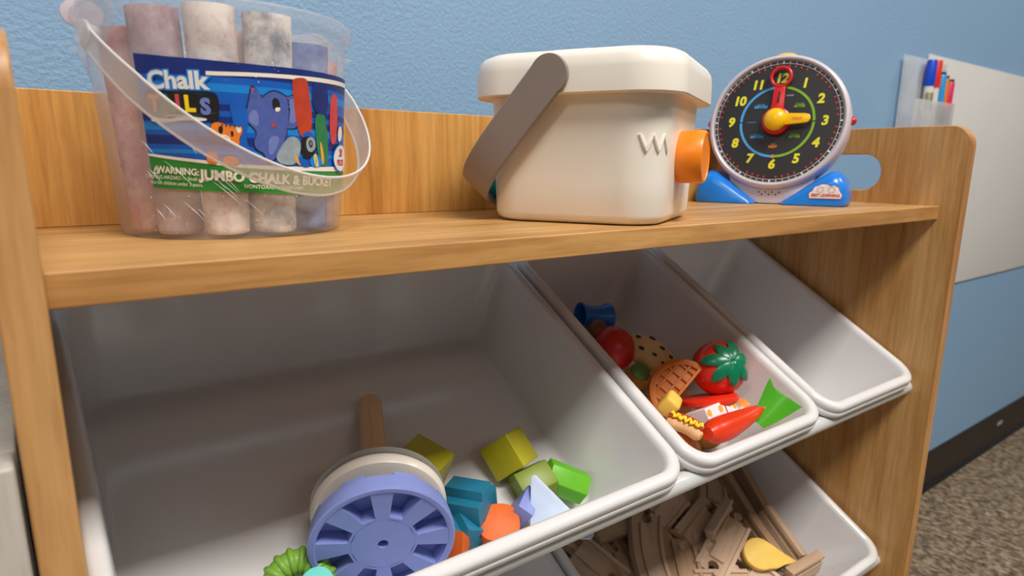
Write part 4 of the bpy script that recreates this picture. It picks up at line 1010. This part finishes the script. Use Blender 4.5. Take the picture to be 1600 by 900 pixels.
tr(0.085, 0.752, 0.150, -0.060, -108, 84, 2, 'long track piece standing on edge along the right wall, upper one', 'beech_dark', ends=(0, 0))
tr(0.072, 0.728, 0.078, -0.054, -101, 80, 0, 'track piece standing on edge along the right wall, lower one', 'beech', ends=(0, 0))
tr(0.070, 0.705, 0.082, -0.064, -98, 84, 0, 'thin edge-on track piece directly behind the yellow piece', 'beech_dark', ends=(0, 0))
tr(0.060, 0.715, 0.030, -0.050, -3, 75, -8, 'track piece on edge in the front right corner by the lip', 'beech', ends=(0, 0))
tr(0.060, 0.655, 0.052, -0.058, -70, 20, 0, 'track piece under the left tip of the yellow piece', 'beech')
tr(0.090, 0.575, 0.110, -0.058, -125, 15, -4, 'track piece between the long curve and the centre pieces', 'beech_dark')
tr(0.080, 0.600, 0.060, -0.054, -20, 0, 4, 'straight track piece near the front lip below the centre', 'beech')
tr(0.080, 0.500, 0.080, -0.060, 30, 5, 0, 'straight track piece near the front lip at the left', 'beech')
WX = ('far left', 'left of the centre', 'right of the centre', 'far right'); WS = ('beside the front lip', 'halfway back', 'at the back wall')
k_ = 0
for (x_, s_, r_) in ((0.450, 0.060, 10), (0.540, 0.055, 80), (0.620, 0.050, 20), (0.700, 0.060, 70), (0.460, 0.130, 60), (0.550, 0.140, 15), (0.640, 0.130, 75), (0.720, 0.130, 25), (0.460, 0.210, 0), (0.550, 0.215, 20), (0.640, 0.210, 60), (0.720, 0.205, 100)):
    tr(0.095, x_ + 0.005, s_, -0.0925, r_, 0, 0, 'track piece buried at the bottom, %s, %s' % (WX[min(3, int((x_ - 0.41) / 0.09))], WS[0 if s_ < 0.09 else 1 if s_ < 0.17 else 2]), 'beech_dark' if k_ % 2 else 'beech'); k_ += 1
for (x_, s_, r_) in ((0.480, 0.090, 55), (0.570, 0.090, 10), (0.660, 0.090, 120), (0.500, 0.175, 100), (0.590, 0.180, 30), (0.680, 0.175, 160), (0.745, 0.090, 95), (0.620, 0.225, 5), (0.500, 0.235, 10)):
    tr(0.090, x_, s_, -0.0775 + 0.002 * (k_ % 3), r_, 3, 2, 'half buried middle layer track piece, %s, %s' % (WX[min(3, int((x_ - 0.41) / 0.09))], ('near the front lip', 'halfway back', 'close to the back wall')[0 if s_ < 0.1 else 1 if s_ < 0.2 else 2]), 'beech' if k_ % 2 else 'beech_dark'); k_ += 1
# yellow teardrop piece on top of the tracks
td = []
for cx_, r in ((-0.014, 0.0195),):
    for j in range(25):
        a = R_(62 + 236 * j / 24); td.append((cx_ + r * math.cos(a), r * math.sin(a)))
td += [(0.006, -0.0155), (0.018, -0.0095), (0.030, -0.0055), (0.040, -0.0035), (0.042, -0.0010), (0.034, 0.0010), (0.022, 0.0045), (0.008, 0.0105)]
yl = MB().prism(td, -0.004, 0.004, M['yellowfoam'], bev=0.0018)
yl.map(lambda p: Vector((p.x, p.y, p.z + 0.004 * math.cos(p.x * 60))))
yp = P2(0.6790, 0.0630, -0.0420); yx = Vector((0.78, -0.45, -0.20)).normalized(); yz = (CAMP - yp).normalized() + Vector((0, 0, 0.5)); yz = (yz - yx * yz.dot(yx)).normalized()
tag(yl.build('teardrop_piece', X=frame(yp, yx, yz.cross(yx), yz)), 'yellow teardrop-shaped toy piece lying on the train tracks', 'toy')

# ================================================================== whiteboard and marker pocket on the wall
tag(MB().box((2.075, WALL_Y - 0.0025, 0.0155), (1.23, 0.004, 0.483), M['whitebd'], bev=0.0008).build('whiteboard'), 'frameless whiteboard panel on the blue wall right of the shelf unit', 'whiteboard')
HX0, HX1, HY, HZ0, HZ1 = 1.350, 1.532, WALL_Y - 0.034, 0.085, 0.2360
hold = thing('marker_pocket', 'clear plastic marker pocket on the left edge of the whiteboard', 'marker holder', T((HX0 + HX1) / 2, WALL_Y - 0.004, HZ0))
def hb(c, d, name, m='holder'):
    return MB().box((c[0] - (HX0 + HX1) / 2, c[1] - (WALL_Y - 0.004), c[2] - HZ0), d, M[m], bev=0.0006).build(name, hold)
xc = (HX0 + HX1) / 2; zc_ = (HZ0 + HZ1) / 2
hb((xc, WALL_Y - 0.0075, (HZ0 + HZ1 + 0.006) / 2), (HX1 - HX0 + 0.01, 0.002, HZ1 - HZ0 + 0.012), 'back_plate')
hb((xc, HY + 0.001, zc_ - 0.035), (HX1 - HX0, 0.002, HZ1 - HZ0 - 0.070), 'front_wall')
hb((HX0 + 0.001, (HY + WALL_Y) / 2 - 0.004, zc_), (0.002, 0.024, HZ1 - HZ0), 'side_wall'); hb((HX1 - 0.001, (HY + WALL_Y) / 2 - 0.004, zc_ - 0.035), (0.002, 0.024, HZ1 - HZ0 - 0.070), 'side_wall')
hb((xc, (HY + WALL_Y) / 2 - 0.004, HZ0 + 0.001), (HX1 - HX0, 0.024, 0.002), 'bottom')
def marker(x, y, z0, zb_, zt, r, capm, barm, lean, lab, label_=False):
    X = T(x, y, z0) @ RY(lean); H_ = zt - z0; hb_ = zb_ - z0
    t = thing('dry_erase_marker', lab, 'marker', X, 'markers in the wall pocket')
    MB().lathe([(0, 0), (r * 0.7, 0), (r * 0.95, 0.004), (r * 0.95, hb_), (0, hb_)], M[barm], n=24).build('barrel', t)
    MB().lathe([(0, hb_ - 0.002), (r * 1.04, hb_ - 0.002), (r * 1.06, hb_ + 0.004), (r, H_ - 0.003), (r * 0.85, H_), (0, H_)], M[capm], n=24).build('cap', t)
    if capm in ('capcyan', 'caporange', 'cappink'):
        MB().lathe([(0, H_ - 0.0005), (r * 0.8, H_ - 0.0005), (r * 0.8, H_ + 0.005), (0, H_ + 0.005)], M['penblack'], n=20).build('cap_end', t)['label'] = 'black cap end'
    if label_:
        for a in (200, 250):
            c = R_(a); MB().box((math.cos(c) * r * 0.95, math.sin(c) * r * 0.95, hb_ - 0.030), (0.005, 0.005, 0.032), M['penlabel'], bev=0.0005).build('sticker', t)['label'] = 'olive grey sticker'
MY = WALL_Y - 0.020
marker(1.4350, MY, 0.090, 0.1960, 0.2420, 0.0088, 'capblue', 'penwhite', 0, 'thick white dry-erase marker with a blue cap', True)
marker(1.4560, MY - 0.001, 0.090, 0.1940, 0.2430, 0.0092, 'capred', 'penwhite', 0, 'thick white dry-erase marker with a red cap')
marker(1.4790, MY - 0.003, 0.090, 0.1640, 0.2180, 0.0082, 'capcyan', 'penblack', 1, 'slim marker with a light blue cap beside the red one')
marker(1.4990, MY - 0.001, 0.090, 0.1580, 0.2130, 0.0078, 'caporange', 'penblack', 2, 'slim marker with an orange cap')
marker(1.5200, MY - 0.002, 0.090, 0.1530, 0.2080, 0.0080, 'cappink', 'penblack', 3, 'slim marker with a pink cap, rightmost in the pocket')
